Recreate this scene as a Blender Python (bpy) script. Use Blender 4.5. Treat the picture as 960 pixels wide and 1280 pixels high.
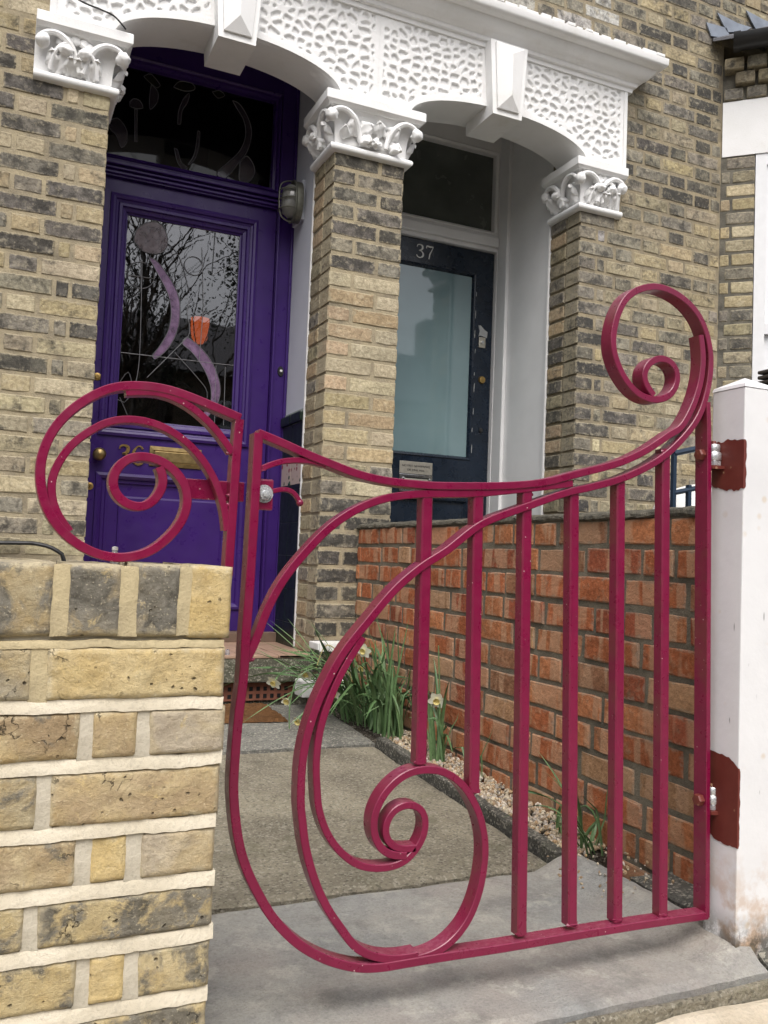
import bpy, bmesh, math, random
import numpy as np
from mathutils import Vector, Matrix, noise, Euler

for o in list(bpy.data.objects): bpy.data.objects.remove(o)
scene = bpy.context.scene
col = scene.collection
R = math.radians
rnd = random.Random(7)

# ------------------------------------------------------------------ camera
cam_d = bpy.data.cameras.new('camera')
cam = bpy.data.objects.new('camera', cam_d); col.objects.link(cam)
cam_d.sensor_fit = 'VERTICAL'; cam_d.sensor_height = 32.0; cam_d.sensor_width = 24.0
cam_d.lens = 1100/1280*32.0
cam_d.clip_start = 0.02; cam_d.clip_end = 500
TH, PI_, RO = R(24.15), R(3.0), R(2.23)
fw = Vector((math.sin(TH)*math.cos(PI_), math.cos(TH)*math.cos(PI_), math.sin(PI_)))
r0 = Vector((math.cos(TH), -math.sin(TH), 0)); u0 = r0.cross(fw)
rt = math.cos(RO)*r0 + math.sin(RO)*u0; up = -math.sin(RO)*r0 + math.cos(RO)*u0
mw = Matrix(((rt.x, up.x, -fw.x, 0), (rt.y, up.y, -fw.y, 0), (rt.z, up.z, -fw.z, .72), (0, 0, 0, 1)))
cam.matrix_world = mw
scene.camera = cam

# ------------------------------------------------------------------ world, sun, exposure
SUN_EL, SUN_AZ = R(56), R(195)          # azimuth clockwise from +Y, sun stands behind the camera
w = bpy.data.worlds.new('World'); scene.world = w; w.use_nodes = True
nt = w.node_tree; nt.nodes.clear()
wo = nt.nodes.new('ShaderNodeOutputWorld'); bg = nt.nodes.new('ShaderNodeBackground')
sky = nt.nodes.new('ShaderNodeTexSky'); sky.sky_type = 'NISHITA'; sky.sun_disc = False
sky.sun_elevation = SUN_EL; sky.sun_rotation = SUN_AZ; sky.altitude = 0
sky.air_density = 1.0; sky.dust_density = 6.0; sky.ozone_density = 1.0
hs = nt.nodes.new('ShaderNodeHueSaturation'); hs.inputs['Saturation'].default_value = .45
nt.links.new(sky.outputs[0], hs.inputs['Color']); nt.links.new(hs.outputs[0], bg.inputs[0])
bg.inputs[1].default_value = .125
nt.links.new(bg.outputs[0], wo.inputs[0])
sd = bpy.data.lights.new('sun', 'SUN'); so = bpy.data.objects.new('sun', sd); col.objects.link(so)
sd.energy = 1.1; sd.angle = R(48); sd.color = (1, .985, .965)
sdir = Vector((math.sin(SUN_AZ)*math.cos(SUN_EL), math.cos(SUN_AZ)*math.cos(SUN_EL), math.sin(SUN_EL)))
so.rotation_euler = sdir.to_track_quat('Z', 'Y').to_euler()
vs = scene.view_settings; vs.view_transform = 'Standard'; vs.look = 'None'; vs.gamma = 1
vs.use_curve_mapping = False; vs.exposure = 0.62
scene.cycles.max_bounces = 5; scene.cycles.diffuse_bounces = 3; scene.cycles.glossy_bounces = 3; scene.cycles.transmission_bounces = 3; scene.cycles.transparent_max_bounces = 6; scene.cycles.adaptive_threshold = .01; scene.cycles.adaptive_min_samples = 32; scene.cycles.caustics_reflective = False; scene.cycles.caustics_refractive = False
scene.cycles.use_denoising = True

# ------------------------------------------------------------------ object helpers
def wm(o):
    m = Matrix.LocRotScale(o.location, o.rotation_euler, o.scale)
    return (wm(o.parent) @ o.matrix_parent_inverse @ m) if o.parent else m
def par(o, p):
    o.parent = p; o.matrix_parent_inverse = wm(p).inverted()
def tag(o, label=None, cat=None, group=None, kind=None):
    if label: o['label'] = label
    if cat: o['category'] = cat
    if group: o['group'] = group
    if kind: o['kind'] = kind
    return o
def empty(name, loc, label=None, cat=None, group=None):
    o = bpy.data.objects.new(name, None); col.objects.link(o); o.location = loc; o.empty_display_size = .05
    return tag(o, label, cat, group)
def obj(name, me, mat=None, parent=None, loc=(0, 0, 0), rot=(0, 0, 0), smooth=False):
    if mat is not None and not me.materials: me.materials.append(mat)
    o = bpy.data.objects.new(name, me); col.objects.link(o); o.location = loc; o.rotation_euler = rot
    if parent is not None: par(o, parent)
    if smooth and len(me.polygons): me.polygons.foreach_set('use_smooth', [True]*len(me.polygons))
    return o
class MB:
    def __init__(s): s.v = []; s.f = []
    def add(s, vs_, fs):
        n = len(s.v); s.v += [tuple(v) for v in vs_]; s.f += [tuple(i+n for i in f) for f in fs]; return s
    def box(s, x0, x1, y0, y1, z0, z1, b=0.0):
        if b <= 0:
            return s.add([(x0,y0,z0),(x1,y0,z0),(x1,y1,z0),(x0,y1,z0),(x0,y0,z1),(x1,y0,z1),(x1,y1,z1),(x0,y1,z1)],
                  [(0,3,2,1),(4,5,6,7),(0,1,5,4),(1,2,6,5),(2,3,7,6),(3,0,4,7)])
        bm = bmesh.new(); bmesh.ops.create_cube(bm, size=1)
        for v in bm.verts: v.co = Vector(((x0+x1)/2+v.co.x*(x1-x0), (y0+y1)/2+v.co.y*(y1-y0), (z0+z1)/2+v.co.z*(z1-z0)))
        bmesh.ops.bevel(bm, geom=bm.edges[:], offset=b, segments=2, affect='EDGES', profile=.6)
        return s.bm(bm)
    def bm(s, bm, mat=None):
        bm.verts.index_update()
        vv = [(mat @ v.co if mat else v.co.copy()) for v in bm.verts]
        s.add(vv, [[v.index for v in f.verts] for f in bm.faces]); bm.free(); return s
    def tube(s, pts, r, n=8, cap=True):
        pts = [Vector(p) for p in pts]; rs = r if isinstance(r, (list, tuple)) else [r]*len(pts)
        vv = []; ff = []; ref = None
        for i, p in enumerate(pts):
            t = (pts[min(i+1, len(pts)-1)]-pts[max(i-1, 0)]).normalized()
            if ref is None: ref = t.orthogonal().normalized()
            ref = (ref - t*ref.dot(t)).normalized(); b = t.cross(ref)
            for k in range(n):
                a = 2*math.pi*k/n; vv.append(p+(ref*math.cos(a)+b*math.sin(a))*rs[i])
        for i in range(len(pts)-1):
            for k in range(n):
                a = i*n+k; b_ = i*n+(k+1) % n; ff.append((a, b_, b_+n, a+n))
        if cap: ff.append(tuple(range(n-1, -1, -1))); m = (len(pts)-1)*n; ff.append(tuple(range(m, m+n)))
        return s.add(vv, ff)
    def lathe(s, prof, c=(0, 0, 0), axis='Z', n=20):
        vv = []; ff = []
        for r_, h in prof:
            for k in range(n):
                a = 2*math.pi*k/n; p = (r_*math.cos(a), r_*math.sin(a), h)
                if axis == 'Y': p = (p[0], p[2], p[1])
                if axis == 'X': p = (p[2], p[0], p[1])
                vv.append((p[0]+c[0], p[1]+c[1], p[2]+c[2]))
        for i in range(len(prof)-1):
            for k in range(n):
                a = i*n+k; b = i*n+(k+1) % n; ff.append((a, b, b+n, a+n))
        ff.append(tuple(range(n))); m = (len(prof)-1)*n; ff.append(tuple(range(m+n-1, m-1, -1)))
        return s.add(vv, ff)
    def sphere(s, c, r, sub=2, sc=(1, 1, 1), jit=0, seed=0):
        bm = bmesh.new(); bmesh.ops.create_icosphere(bm, subdivisions=sub, radius=1)
        for v in bm.verts:
            k = 1+jit*noise.noise(v.co*1.7+Vector((seed*3.1, seed, 0)))
            v.co = Vector((v.co.x*sc[0]*r*k+c[0], v.co.y*sc[1]*r*k+c[1], v.co.z*sc[2]*r*k+c[2]))
        return s.bm(bm)
    def prism_xz(s, poly, y0, y1):          # outline in X-Z, extruded in Y
        n = len(poly)
        vv = [(x, y0, z) for x, z in poly]+[(x, y1, z) for x, z in poly]
        ff = [tuple(range(n)), tuple(range(2*n-1, n-1, -1))]
        for i in range(n): j = (i+1) % n; ff.append((i, i+n, j+n, j))
        return s.add(vv, ff)
    def sweep(s, path, prof, closed_prof=True, caps=True):
        # path: XY points; prof: (outward offset, z); outward is to the right of the walking direction
        n = len(path); ns = []
        for i in range(n):
            ds = []
            if i > 0: ds.append((Vector(path[i])-Vector(path[i-1])).normalized())
            if i < n-1: ds.append((Vector(path[i+1])-Vector(path[i])).normalized())
            nn = [Vector((d.y, -d.x)) for d in ds]
            if len(nn) == 2:
                m = nn[0]+nn[1]; m = m/(m.length_squared/2) if m.length > 1e-6 else nn[0]
            else: m = nn[0]
            ns.append(m)
        k = len(prof); vv = []; ff = []
        for i in range(n):
            for o_, z in prof: vv.append((path[i][0]+ns[i].x*o_, path[i][1]+ns[i].y*o_, z))
        rng = k if closed_prof else k-1
        for i in range(n-1):
            for j in range(rng):
                j2 = (j+1) % k; ff.append((i*k+j, i*k+j2, (i+1)*k+j2, (i+1)*k+j))
        if caps and closed_prof: ff.append(tuple(range(k-1, -1, -1))); ff.append(tuple((n-1)*k+j for j in range(k)))
        return s.add(vv, ff)
    def rect_frame(s, x0, x1, z0, z1, prof):  # prof: (inset, y) nested mitred rectangles
        vv = []; ff = []; k = len(prof)
        for i_, y in prof: vv += [(x0+i_, y, z0+i_), (x1-i_, y, z0+i_), (x1-i_, y, z1-i_), (x0+i_, y, z1-i_)]
        for j in range(k-1):
            for c in range(4): d = (c+1) % 4; ff.append((j*4+c, j*4+d, (j+1)*4+d, (j+1)*4+c))
        return s.add(vv, ff)
    def mesh(s, name='m', fix=True):
        me = bpy.data.meshes.new(name); me.from_pydata(s.v, [], s.f); me.update()
        if fix:
            bm = bmesh.new(); bm.from_mesh(me); bmesh.ops.recalc_face_normals(bm, faces=bm.faces[:]); bm.to_mesh(me); bm.free()
        return me
    def build(s, name, mat, parent=None, smooth=False, fix=True):
        o = obj(name, s.mesh(name, fix), mat, parent)
        if smooth: auto_smooth(o.data)
        return o
def auto_smooth(me, ang=40):
    me.polygons.foreach_set('use_smooth', [True]*len(me.polygons))
    try: me.set_sharp_from_angle(angle=R(ang))
    except Exception: pass
def catmull(pts, step):
    P = [Vector(p) for p in pts]; out = []
    for i in range(len(P)-1):
        p0 = P[max(i-1, 0)]; p1 = P[i]; p2 = P[i+1]; p3 = P[min(i+2, len(P)-1)]
        n = max(1, int((p2-p1).length/step))
        for k in range(n):
            t = k/n
            out.append(.5*((2*p1)+(p2-p0)*t+(2*p0-5*p1+4*p2-p3)*t*t+(3*p1-p0-3*p2+p3)*t**3))
    out.append(P[-1]); return out

# ------------------------------------------------------------------ material helpers
class NT:
    def __init__(s, name):
        s.m = bpy.data.materials.new(name); s.m.use_nodes = True; s.t = s.m.node_tree; s.t.nodes.clear()
        s.out = s.n('OutputMaterial'); s.p = s.n('BsdfPrincipled'); s.l(s.p.outputs[0], s.out.inputs[0])
        s.tc = s.n('TexCoord'); s.co = s.tc.outputs['Object']
    def n(s, t, **kw):
        nd = s.t.nodes.new('ShaderNode'+t)
        for k, v in kw.items(): setattr(nd, k, v)
        return nd
    def l(s, a, b): s.t.links.new(a, b)
    def setin(s, nd, i, v):
        if hasattr(v, 'is_linked') or hasattr(v, 'links'): s.l(v, nd.inputs[i])
        else:
            if isinstance(v, (tuple, list)) and len(v) == 3 and nd.inputs[i].type == 'RGBA': v = (*v, 1)
            nd.inputs[i].default_value = v
    def noise(s, scale, detail=4, rough=.55, co=None, col=False, dist=0):
        nd = s.n('TexNoise'); s.l(co or s.co, nd.inputs['Vector']); nd.inputs['Scale'].default_value = scale
        nd.inputs['Detail'].default_value = detail; nd.inputs['Roughness'].default_value = rough; nd.inputs['Distortion'].default_value = dist
        return nd.outputs['Color' if col else 'Fac']
    def voro(s, scale, feature='F1', co=None, out='Distance', rand=1):
        nd = s.n('TexVoronoi', feature=feature); s.l(co or s.co, nd.inputs['Vector']); nd.inputs['Scale'].default_value = scale
        nd.inputs['Randomness'].default_value = rand
        return nd.outputs[out]
    def ramp(s, f, a, b, lo=0, hi=1):
        nd = s.n('MapRange', clamp=True); s.l(f, nd.inputs[0]); nd.inputs[1].default_value = a; nd.inputs[2].default_value = b
        nd.inputs[3].default_value = lo; nd.inputs[4].default_value = hi; return nd.outputs[0]
    def math(s, op, a, b=0.0):
        nd = s.n('Math', operation=op); s.setin(nd, 0, a); s.setin(nd, 1, b); return nd.outputs[0]
    def mix(s, f, a, b, mode='MIX'):
        nd = s.n('Mix', data_type='RGBA', blend_type=mode)
        s.setin(nd, 0, f)
        for i, v in ((6, a), (7, b)): s.setin(nd, i, v)
        return nd.outputs[2]
    def vec(s, op, a, b):
        nd = s.n('VectorMath', operation=op); s.setin(nd, 0, a); s.setin(nd, 1, b); return nd.outputs[0]
    def color(s, c): s.setin(s.p, 'Base Color', c); return s
    def rough(s, v): s.setin(s.p, 'Roughness', v); return s
    def set(s, **kw):
        for k, v in kw.items(): s.setin(s.p, k.replace('_', ' '), v)
        return s
    def bump(s, h, dist=.002, strength=1.0):
        nd = s.n('Bump'); nd.inputs['Distance'].default_value = dist; nd.inputs['Strength'].default_value = strength
        s.l(h, nd.inputs['Height']); s.l(nd.outputs[0], s.p.inputs['Normal']); return s
    def rndco(s, k=31.0):
        oi = s.n('ObjectInfo'); cm = s.n('CombineXYZ')
        for i, q in enumerate((k, k*1.7, k*2.3)): s.l(s.math('MULTIPLY', oi.outputs['Random'], q), cm.inputs[i])
        return oi, s.vec('ADD', s.co, cm.outputs[0])
    def sep(s, v):
        nd = s.n('SeparateXYZ'); s.l(v, nd.inputs[0]); return nd.outputs

def plain(name, c, rough=.5, metal=0, var=.12, scale=25, bump=0, **kw):
    m = NT(name); f = m.noise(scale, 5)
    m.color(m.mix(m.ramp(f, .3, .7), tuple(x*(1-var) for x in c), tuple(min(1, x*(1+var)) for x in c)))
    m.rough(m.ramp(m.noise(scale*2.3, 3), .3, .7, max(0, rough-.07), min(1, rough+.07))); m.set(Metallic=metal, **kw)
    if bump: m.bump(m.noise(scale*4, 4), bump)
    return m.m

def brick_material(name, mortar, soot=(.05, .047, .042), smear=.5, pale=(.62, .55, .40), patch=16, island=False, palette=None, bands=None, stain=.45):
    m = NT(name)
    if island:
        g = m.n('NewGeometry'); rn = g.outputs['Random Per Island']
        cr = m.n('ValToRGB'); m.l(rn, cr.inputs[0]); cr.color_ramp.interpolation = 'CONSTANT'
        el = cr.color_ramp.elements
        while len(el) < len(palette): el.new(.5)
        for i, c in enumerate(palette): el[i].position = i/len(palette); el[i].color = (*c, 1)
        base = cr.outputs[0]; alpha = m.ramp(rn, 0, 1, .2, .9); co = m.co
    else:
        oi, co = m.rndco(); base = oi.outputs['Color']; alpha = oi.outputs['Alpha']
    n1 = m.noise(patch, 5, .66, co, dist=.3); n2 = m.noise(70, 5, .68, co)
    c = m.mix(m.ramp(n2, .3, .7), m.mix(1.0, base, (1.22, 1.22, 1.2), 'MULTIPLY'), m.mix(1.0, base, (.62, .60, .57), 'MULTIPLY'))
    th = m.math('SUBTRACT', .76, m.math('MULTIPLY', alpha, .42))
    sf = m.ramp(m.math('SUBTRACT', n1, th), -.07, .10)
    c = m.mix(m.math('MULTIPLY', sf, .8), c, soot)
    if bands:
        mp = m.n('Mapping'); m.l(co, mp.inputs[0]); mp.inputs['Scale'].default_value = (1, .2, .16)
        bf = m.ramp(m.noise(20, 2, .5, mp.outputs[0]), .50, .56); c = m.mix(m.math('MULTIPLY', bf, .6), c, bands)
    pn = m.noise(30, 4, .7, m.vec('ADD', co, (7.3, 2.1, 5.5)))
    c = m.mix(m.ramp(pn, .54, .74, 0, .55), c, pale)
    if not island:
        gx = m.sep(m.tc.outputs['Generated'])
        ex = m.math('MINIMUM', gx[0], m.math('SUBTRACT', 1, gx[0])); ez = m.math('MINIMUM', gx[2], m.math('SUBTRACT', 1, gx[2]))
        e = m.math('MINIMUM', m.math('MULTIPLY', ex, 2.6), ez)
        ef = m.ramp(m.math('ADD', e, m.math('ADD', m.math('MULTIPLY', m.math('SUBTRACT', n2, .5), .5), m.math('MULTIPLY', m.math('SUBTRACT', pn, .5), .5))), .0, .13, smear, 0)
        c = m.mix(ef, c, mortar)
    if stain:
        g2 = m.n('NewGeometry'); wn = m.noise(1.9, 5, .62, g2.outputs['Position'])
        c = m.mix(m.ramp(wn, .45, .68, 0, stain), c, m.mix(1.0, c, (.33, .33, .34), 'MULTIPLY'))
    c = m.mix(m.ramp(m.voro(90, co=co), .05, .2, .75, 0), c, m.mix(m.ramp(n1, .45, .6), c, (.03, .026, .02)))
    m.color(c).rough(.9).set(Specular_IOR_Level=.25)
    m.bump(m.math('ADD', n2, m.math('MULTIPLY', pn, .6)), .006, .9)
    return m.m

def mortar_material(name, a, b, scale=14, dirt=(.06, .055, .05), dirtamt=.5, bump=.003):
    m = NT(name); n1 = m.noise(scale, 6, .6); n2 = m.noise(180, 4, .7)
    c = m.mix(m.ramp(n1, .35, .65), a, b)
    c = m.mix(m.math('MULTIPLY', m.ramp(m.noise(scale*.45, 5, .65), .5, .7), dirtamt), c, dirt)
    c = m.mix(m.ramp(n2, .5, .75, 0, .35), c, tuple(x*.4 for x in a))
    m.color(c).rough(.95).set(Specular_IOR_Level=.2); m.bump(m.math('ADD', n2, m.math('MULTIPLY', m.noise(45, 4), .8)), bump)
    return m.m

M = {}
M['stock'] = brick_material('stock_brick', (.41, .355, .245), smear=.95, stain=.35)
M['stock_right'] = brick_material('sooty_stock_brick', (.36, .315, .22), smear=.85, soot=(.06, .058, .054), stain=.4)
M['mortar_right'] = mortar_material('sooty_lime_mortar', (.37, .31, .205), (.25, .215, .155), dirtamt=.5)
M['stock_far'] = brick_material('stock_brick_mass', (.4, .33, .2), island=True,
    palette=[(.38,.31,.20), (.29,.26,.19), (.13,.12,.11), (.43,.37,.26), (.20,.185,.16), (.36,.28,.19)])
M['mortar_stock'] = mortar_material('lime_mortar', (.42, .355, .235), (.32, .275, .195))
M['mortar_grey'] = mortar_material('old_grey_mortar', (.20, .185, .15), (.10, .095, .08))
M['redbrick'] = brick_material('red_brick', (.27, .235, .18), soot=(.24, .15, .095), smear=.6, pale=(.58, .37, .23), patch=20, bands=(.55, .34, .21), stain=.3)
M['redbrick_far'] = brick_material('red_brick_mass', (.2, .17, .14), island=True, palette=[(.36,.10,.04), (.42,.15,.06), (.30,.09,.045), (.40,.2,.1)])
M['mortar_red'] = mortar_material('dark_cement_mortar', (.235, .205, .155), (.14, .125, .095))
M['coping'] = mortar_material('rough_cement', (.17, .155, .12), (.075, .07, .058), 40, bump=.006)
M['mortar_white'] = mortar_material('white_lime_pointing', (.69, .625, .50), (.60, .535, .41), 12, dirt=(.45, .395, .29), dirtamt=.6, bump=.0014)
M['mortar_buff'] = mortar_material('buff_pointing', (.56, .47, .29), (.46, .38, .23), 14, dirt=(.36, .31, .21), dirtamt=.5, bump=.0015)
M['mortar_pale'] = mortar_material('pale_grey_pointing', (.61, .56, .455), (.51, .46, .365), 12, dirt=(.3, .27, .2), dirtamt=.4, bump=.0012)

# front wall bricks, close to the lens
def front_brick():
    m = NT('weathered_yellow_stock'); oi, co = m.rndco(17.0)
    base = oi.outputs['Color']; al = oi.outputs['Alpha']
    big = m.noise(11, 5, .6, co, dist=.6); mid = m.noise(38, 7, .68, co); fine = m.noise(190, 5, .7, co)
    yel = m.mix(m.ramp(m.noise(22, 4, .6, m.vec('ADD', co, (3, 9, 1))), .38, .62), (.58, .42, .17), (.66, .55, .32))
    c = m.mix(m.ramp(big, .40, .58), base, m.mix(.55, base, yel))
    c = m.mix(m.ramp(mid, .3, .7, 0, .55), c, m.mix(1.0, c, (.55, .5, .43), 'MULTIPLY'))
    sf = m.ramp(m.math('SUBTRACT', m.noise(15, 7, .66, m.vec('ADD', co, (5, 1, 8)), dist=.4), m.math('SUBTRACT', .80, m.math('MULTIPLY', al, .42))), -.03, .05)
    dark = m.mix(m.ramp(mid, .35, .65), (.035, .035, .034), (.20, .19, .165))
    c = m.mix(m.math('MULTIPLY', sf, .95), c, dark)
    yf = m.ramp(m.noise(26, 6, .7, m.vec('ADD', co, (1, 4, 2)), dist=.8), .60, .68)
    c = m.mix(m.math('MULTIPLY', yf, .75), c, (.68, .52, .24))
    v = m.voro(60, co=m.vec('ADD', co, m.vec('MULTIPLY', m.noise(60, 3, .5, co, col=True), (.012, .012, .012))))
    pm = m.math('MULTIPLY', m.ramp(v, .06, .16, 1, 0), m.ramp(m.noise(9, 2, .5, co), .5, .56))
    crk = m.voro(15, 'DISTANCE_TO_EDGE', m.vec('ADD', co, m.vec('MULTIPLY', m.noise(40, 5, .6, co, col=True), (.05, .05, .05))))
    cm = m.math('MULTIPLY', m.ramp(crk, .0, .013, 1, 0), m.ramp(m.noise(13, 3, .5, m.vec('ADD', co, (9, 9, 9))), .57, .62))
    hole = m.math('MAXIMUM', pm, cm)
    c = m.mix(m.math('MULTIPLY', hole, .85), c, (.025, .02, .015))
    mp = m.n('Mapping'); m.l(co, mp.inputs[0]); mp.inputs['Scale'].default_value = (.6, 1, 1.05)
    crease = m.noise(55, 6, .72, mp.outputs[0], dist=.9)
    c = m.mix(m.ramp(crease, .52, .70, 0, .35), c, m.mix(1.0, c, (.55, .5, .44), 'MULTIPLY'))
    gx = m.sep(m.tc.outputs['Generated'])
    ex = m.math('MINIMUM', gx[0], m.math('SUBTRACT', 1, gx[0])); ez = m.math('MINIMUM', gx[2], m.math('SUBTRACT', 1, gx[2]))
    e = m.math('ADD', m.math('MINIMUM', m.math('MULTIPLY', ex, 2.0), ez), m.math('MULTIPLY', m.math('SUBTRACT', mid, .5), .55))
    c = m.mix(m.ramp(e, -.02, .10, .9, 0), c, (.50, .43, .29))
    c = m.mix(m.ramp(m.noise(8, 4, .6, m.vec('ADD', co, (2, 6, 4))), .5, .72, 0, .3), c, (.62, .54, .38))
    c = m.mix(.07, c, (.66, .57, .39))
    c = m.mix(m.ramp(fine, .5, .8, 0, .4), c, (.05, .04, .03))
    c = m.mix(m.ramp(m.noise(300, 3, .5, co), .62, .75, 0, .5), c, (.75, .66, .46))
    m.color(c).rough(.92).set(Specular_IOR_Level=.2)
    h = m.math('SUBTRACT', m.math('ADD', m.math('MULTIPLY', mid, 1.0), m.math('MULTIPLY', m.math('ADD', fine, m.math('MULTIPLY', crease, 1.6)), .45)), m.math('MULTIPLY', hole, 1.6))
    m.bump(h, .0035, 1.0)
    return m.m
M['front_brick'] = front_brick()

def stucco():
    m = NT('white_masonry_paint'); n = m.noise(7, 6, .6)
    c = m.mix(m.ramp(n, .35, .7), (.86, .86, .86), (.81, .81, .80))
    c = m.mix(m.ramp(m.noise(30, 5, .7), .62, .8, 0, .28), c, (.48, .46, .42))
    c = m.mix(m.ramp(m.noise(4, 6, .7, dist=.6), .56, .72, 0, .3), c, (.60, .57, .50))
    m.color(c).rough(.7); m.bump(m.noise(120, 4), .0012, .6); return m.m
M['stucco'] = stucco()
M['purple'] = plain('purple_gloss_paint', (.040, .0135, .130), .33, var=.1, scale=9, Specular_IOR_Level=.4)
M['navy'] = plain('navy_gloss_paint', (.006, .013, .026), .28, var=.2, scale=9)
M['chip'] = plain('chipped_paint', (.35, .36, .36), .6)
M['white_gloss'] = plain('white_gloss_paint', (.82, .82, .82), .45, var=.04, scale=6)
M['grey_white'] = plain('off_white_wall_paint', (.58, .60, .66), .6, var=.04, scale=5)
M['brass'] = plain('worn_brass', (.50, .33, .12), .32, 1, .25, 40)
M['brass_dull'] = plain('dull_brass', (.33, .24, .11), .42, 1, .25, 40)
M['chrome'] = plain('chrome', (.72, .72, .72), .18, 1, .08, 30)
M['steel_plate'] = plain('brushed_plate', (.52, .49, .42), .45, 1, .1, 60)
M['zinc'] = plain('zinc_plate', (.72, .74, .76), .28, .6, .03, 60)
M['black'] = plain('black_paint', (.012, .012, .012), .5)
M['dark_hole'] = plain('dark_void', (.006, .006, .006), .9)
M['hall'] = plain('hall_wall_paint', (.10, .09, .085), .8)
M['lead'] = plain('lead_sheet', (.26, .29, .34), .5, .3, .25, 12)
M['lead_came'] = plain('lead_came', (.16, .16, .17), .5, .6, .2, 40)
M['gutter'] = plain('black_gutter', (.014, .014, .015), .4)
M['slate'] = plain('slate', (.09, .09, .10), .7, bump=.003)
M['rail_navy'] = plain('navy_rail_paint', (.012, .028, .055), .4)
M['cable'] = plain('black_cable', (.012, .012, .013), .5)
M['plastic_white'] = plain('white_plastic', (.78, .78, .76), .5, var=.06)
M['lamp_metal'] = plain('weathered_lamp_metal', (.13, .13, .105), .5, .5, .3, 50)
M['upvc'] = plain('white_window_frame', (.80, .81, .83), .4, var=.03)

def gate_paint():
    m = NT('crimson_gloss_paint'); n = m.noise(30, 5)
    c = m.mix(m.ramp(n, .3, .7), (.205, .0042, .045), (.17, .0034, .037))
    g = m.n('NewGeometry'); nz = m.sep(g.outputs['Normal'])
    # worn red-oxide primer plus brown shading of sideways faces, mixed into the colour
    wear_shade = m.math('MULTIPLY', m.ramp(m.noise(6, 4, .7), .50, .60), m.ramp(nz[0], -.9, -.55, 1, 0))
    c = m.mix(m.math('MULTIPLY', wear_shade, .4), c, (.16, .055, .035))
    v = m.voro(75); keep = m.ramp(m.noise(4, 2), .48, .62)
    sp = m.math('MULTIPLY', m.math('MULTIPLY', m.ramp(v, .07, .10, 1, 0), keep), m.ramp(m.noise(140, 2), .45, .55))
    c = m.mix(m.math('MULTIPLY', sp, .85), c, (.70, .55, .50))
    dust = m.math('MULTIPLY', m.ramp(nz[2], .6, .95), m.ramp(m.noise(160, 4, .7), .42, .7, .08, .5))
    c = m.mix(dust, c, (.42, .17, .22))
    m.color(c); m.rough(m.ramp(m.noise(50, 4), .3, .7, .24, .42)); m.set(Coat_Weight=.25, Coat_Roughness=.15)
    m.bump(m.noise(90, 3), .0006, .6); return m.m
M['gate'] = gate_paint()
def primer():
    m = NT('red_oxide_primer'); n = m.noise(25, 5)
    c = m.mix(m.ramp(n, .3, .7), (.125, .022, .016), (.165, .034, .024))
    sp = m.math('MULTIPLY', m.ramp(m.voro(55), .10, .2, 1, 0), m.ramp(m.noise(18, 3), .55, .62))
    c = m.mix(m.math('MULTIPLY', sp, .8), c, (.62, .42, .24)); m.color(c).rough(.5); m.bump(n, .001); return m.m
M['primer'] = primer()
def post_paint():
    m = NT('white_post_paint'); x, y, z = m.sep(m.co)
    c = m.mix(m.ramp(m.noise(8, 5), .4, .7), (.82, .82, .83), (.76, .76, .77))
    low = m.ramp(z, .03, .22, 1, 0)
    st = m.math('MULTIPLY', low, m.ramp(m.noise(22, 5, .6), .44, .6))
    c = m.mix(m.math('MULTIPLY', st, .75), c, (.46, .25, .09))
    st2 = m.math('MULTIPLY', m.ramp(z, .03, .09, 1, 0), m.ramp(m.noise(35, 6, .7), .36, .54))
    c = m.mix(m.math('MULTIPLY', st2, .9), c, (.07, .06, .045))
    spot = m.math('MULTIPLY', m.ramp(m.voro(26), .10, .22, 1, 0), m.ramp(m.noise(7, 2), .52, .6))
    c = m.mix(m.math('MULTIPLY', spot, .4), c, (.62, .46, .25))
    mp = m.n('Mapping'); m.l(m.co, mp.inputs[0]); mp.inputs['Scale'].default_value = (1, 1, .18)
    nick = m.math('MULTIPLY', m.ramp(m.voro(70, co=mp.outputs[0]), .07, .13, 1, 0), m.ramp(m.noise(16, 2), .56, .6))
    c = m.mix(m.math('MULTIPLY', nick, .75), c, (.18, .17, .17))
    m.color(c).rough(.45); m.bump(m.noise(40, 4), .0008); return m.m
M['post'] = post_paint()

def concrete(name, a, b, stain=(.05, .047, .04), agg=True, sc=6, stainamt=.5, moss=None, bump=.003):
    m = NT(name); c = m.mix(m.ramp(m.noise(sc, 6, .62), .34, .66), a, b)
    c = m.mix(m.math('MULTIPLY', m.ramp(m.noise(sc*.5, 6, .7, dist=.5), .5, .68), stainamt), c, stain)
    if agg:
        v = m.voro(190, out='Color'); g = m.sep(v)[0]
        c = m.mix(m.ramp(g, .74, .95, 0, .5), c, (.52, .485, .40)); c = m.mix(m.ramp(g, .0, .22, .6, 0), c, (.045, .043, .038))
    c = m.mix(m.ramp(m.noise(140, 4, .7), .45, .8, 0, .45), c, tuple(x*.35 for x in a))
    if moss: c = m.mix(m.math('MULTIPLY', m.ramp(m.noise(9, 6, .7), .55, .7), .6), c, moss)
    m.color(c).rough(.9).set(Specular_IOR_Level=.3); m.bump(m.math('ADD', m.noise(150, 4, .7), m.noise(35, 4)), bump); return m.m
M['path'] = concrete('old_concrete_path', (.365, .33, .245), (.225, .20, .15), stain=(.10, .092, .07), sc=5, stainamt=.55, moss=(.14, .135, .08), bump=.009)

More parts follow.
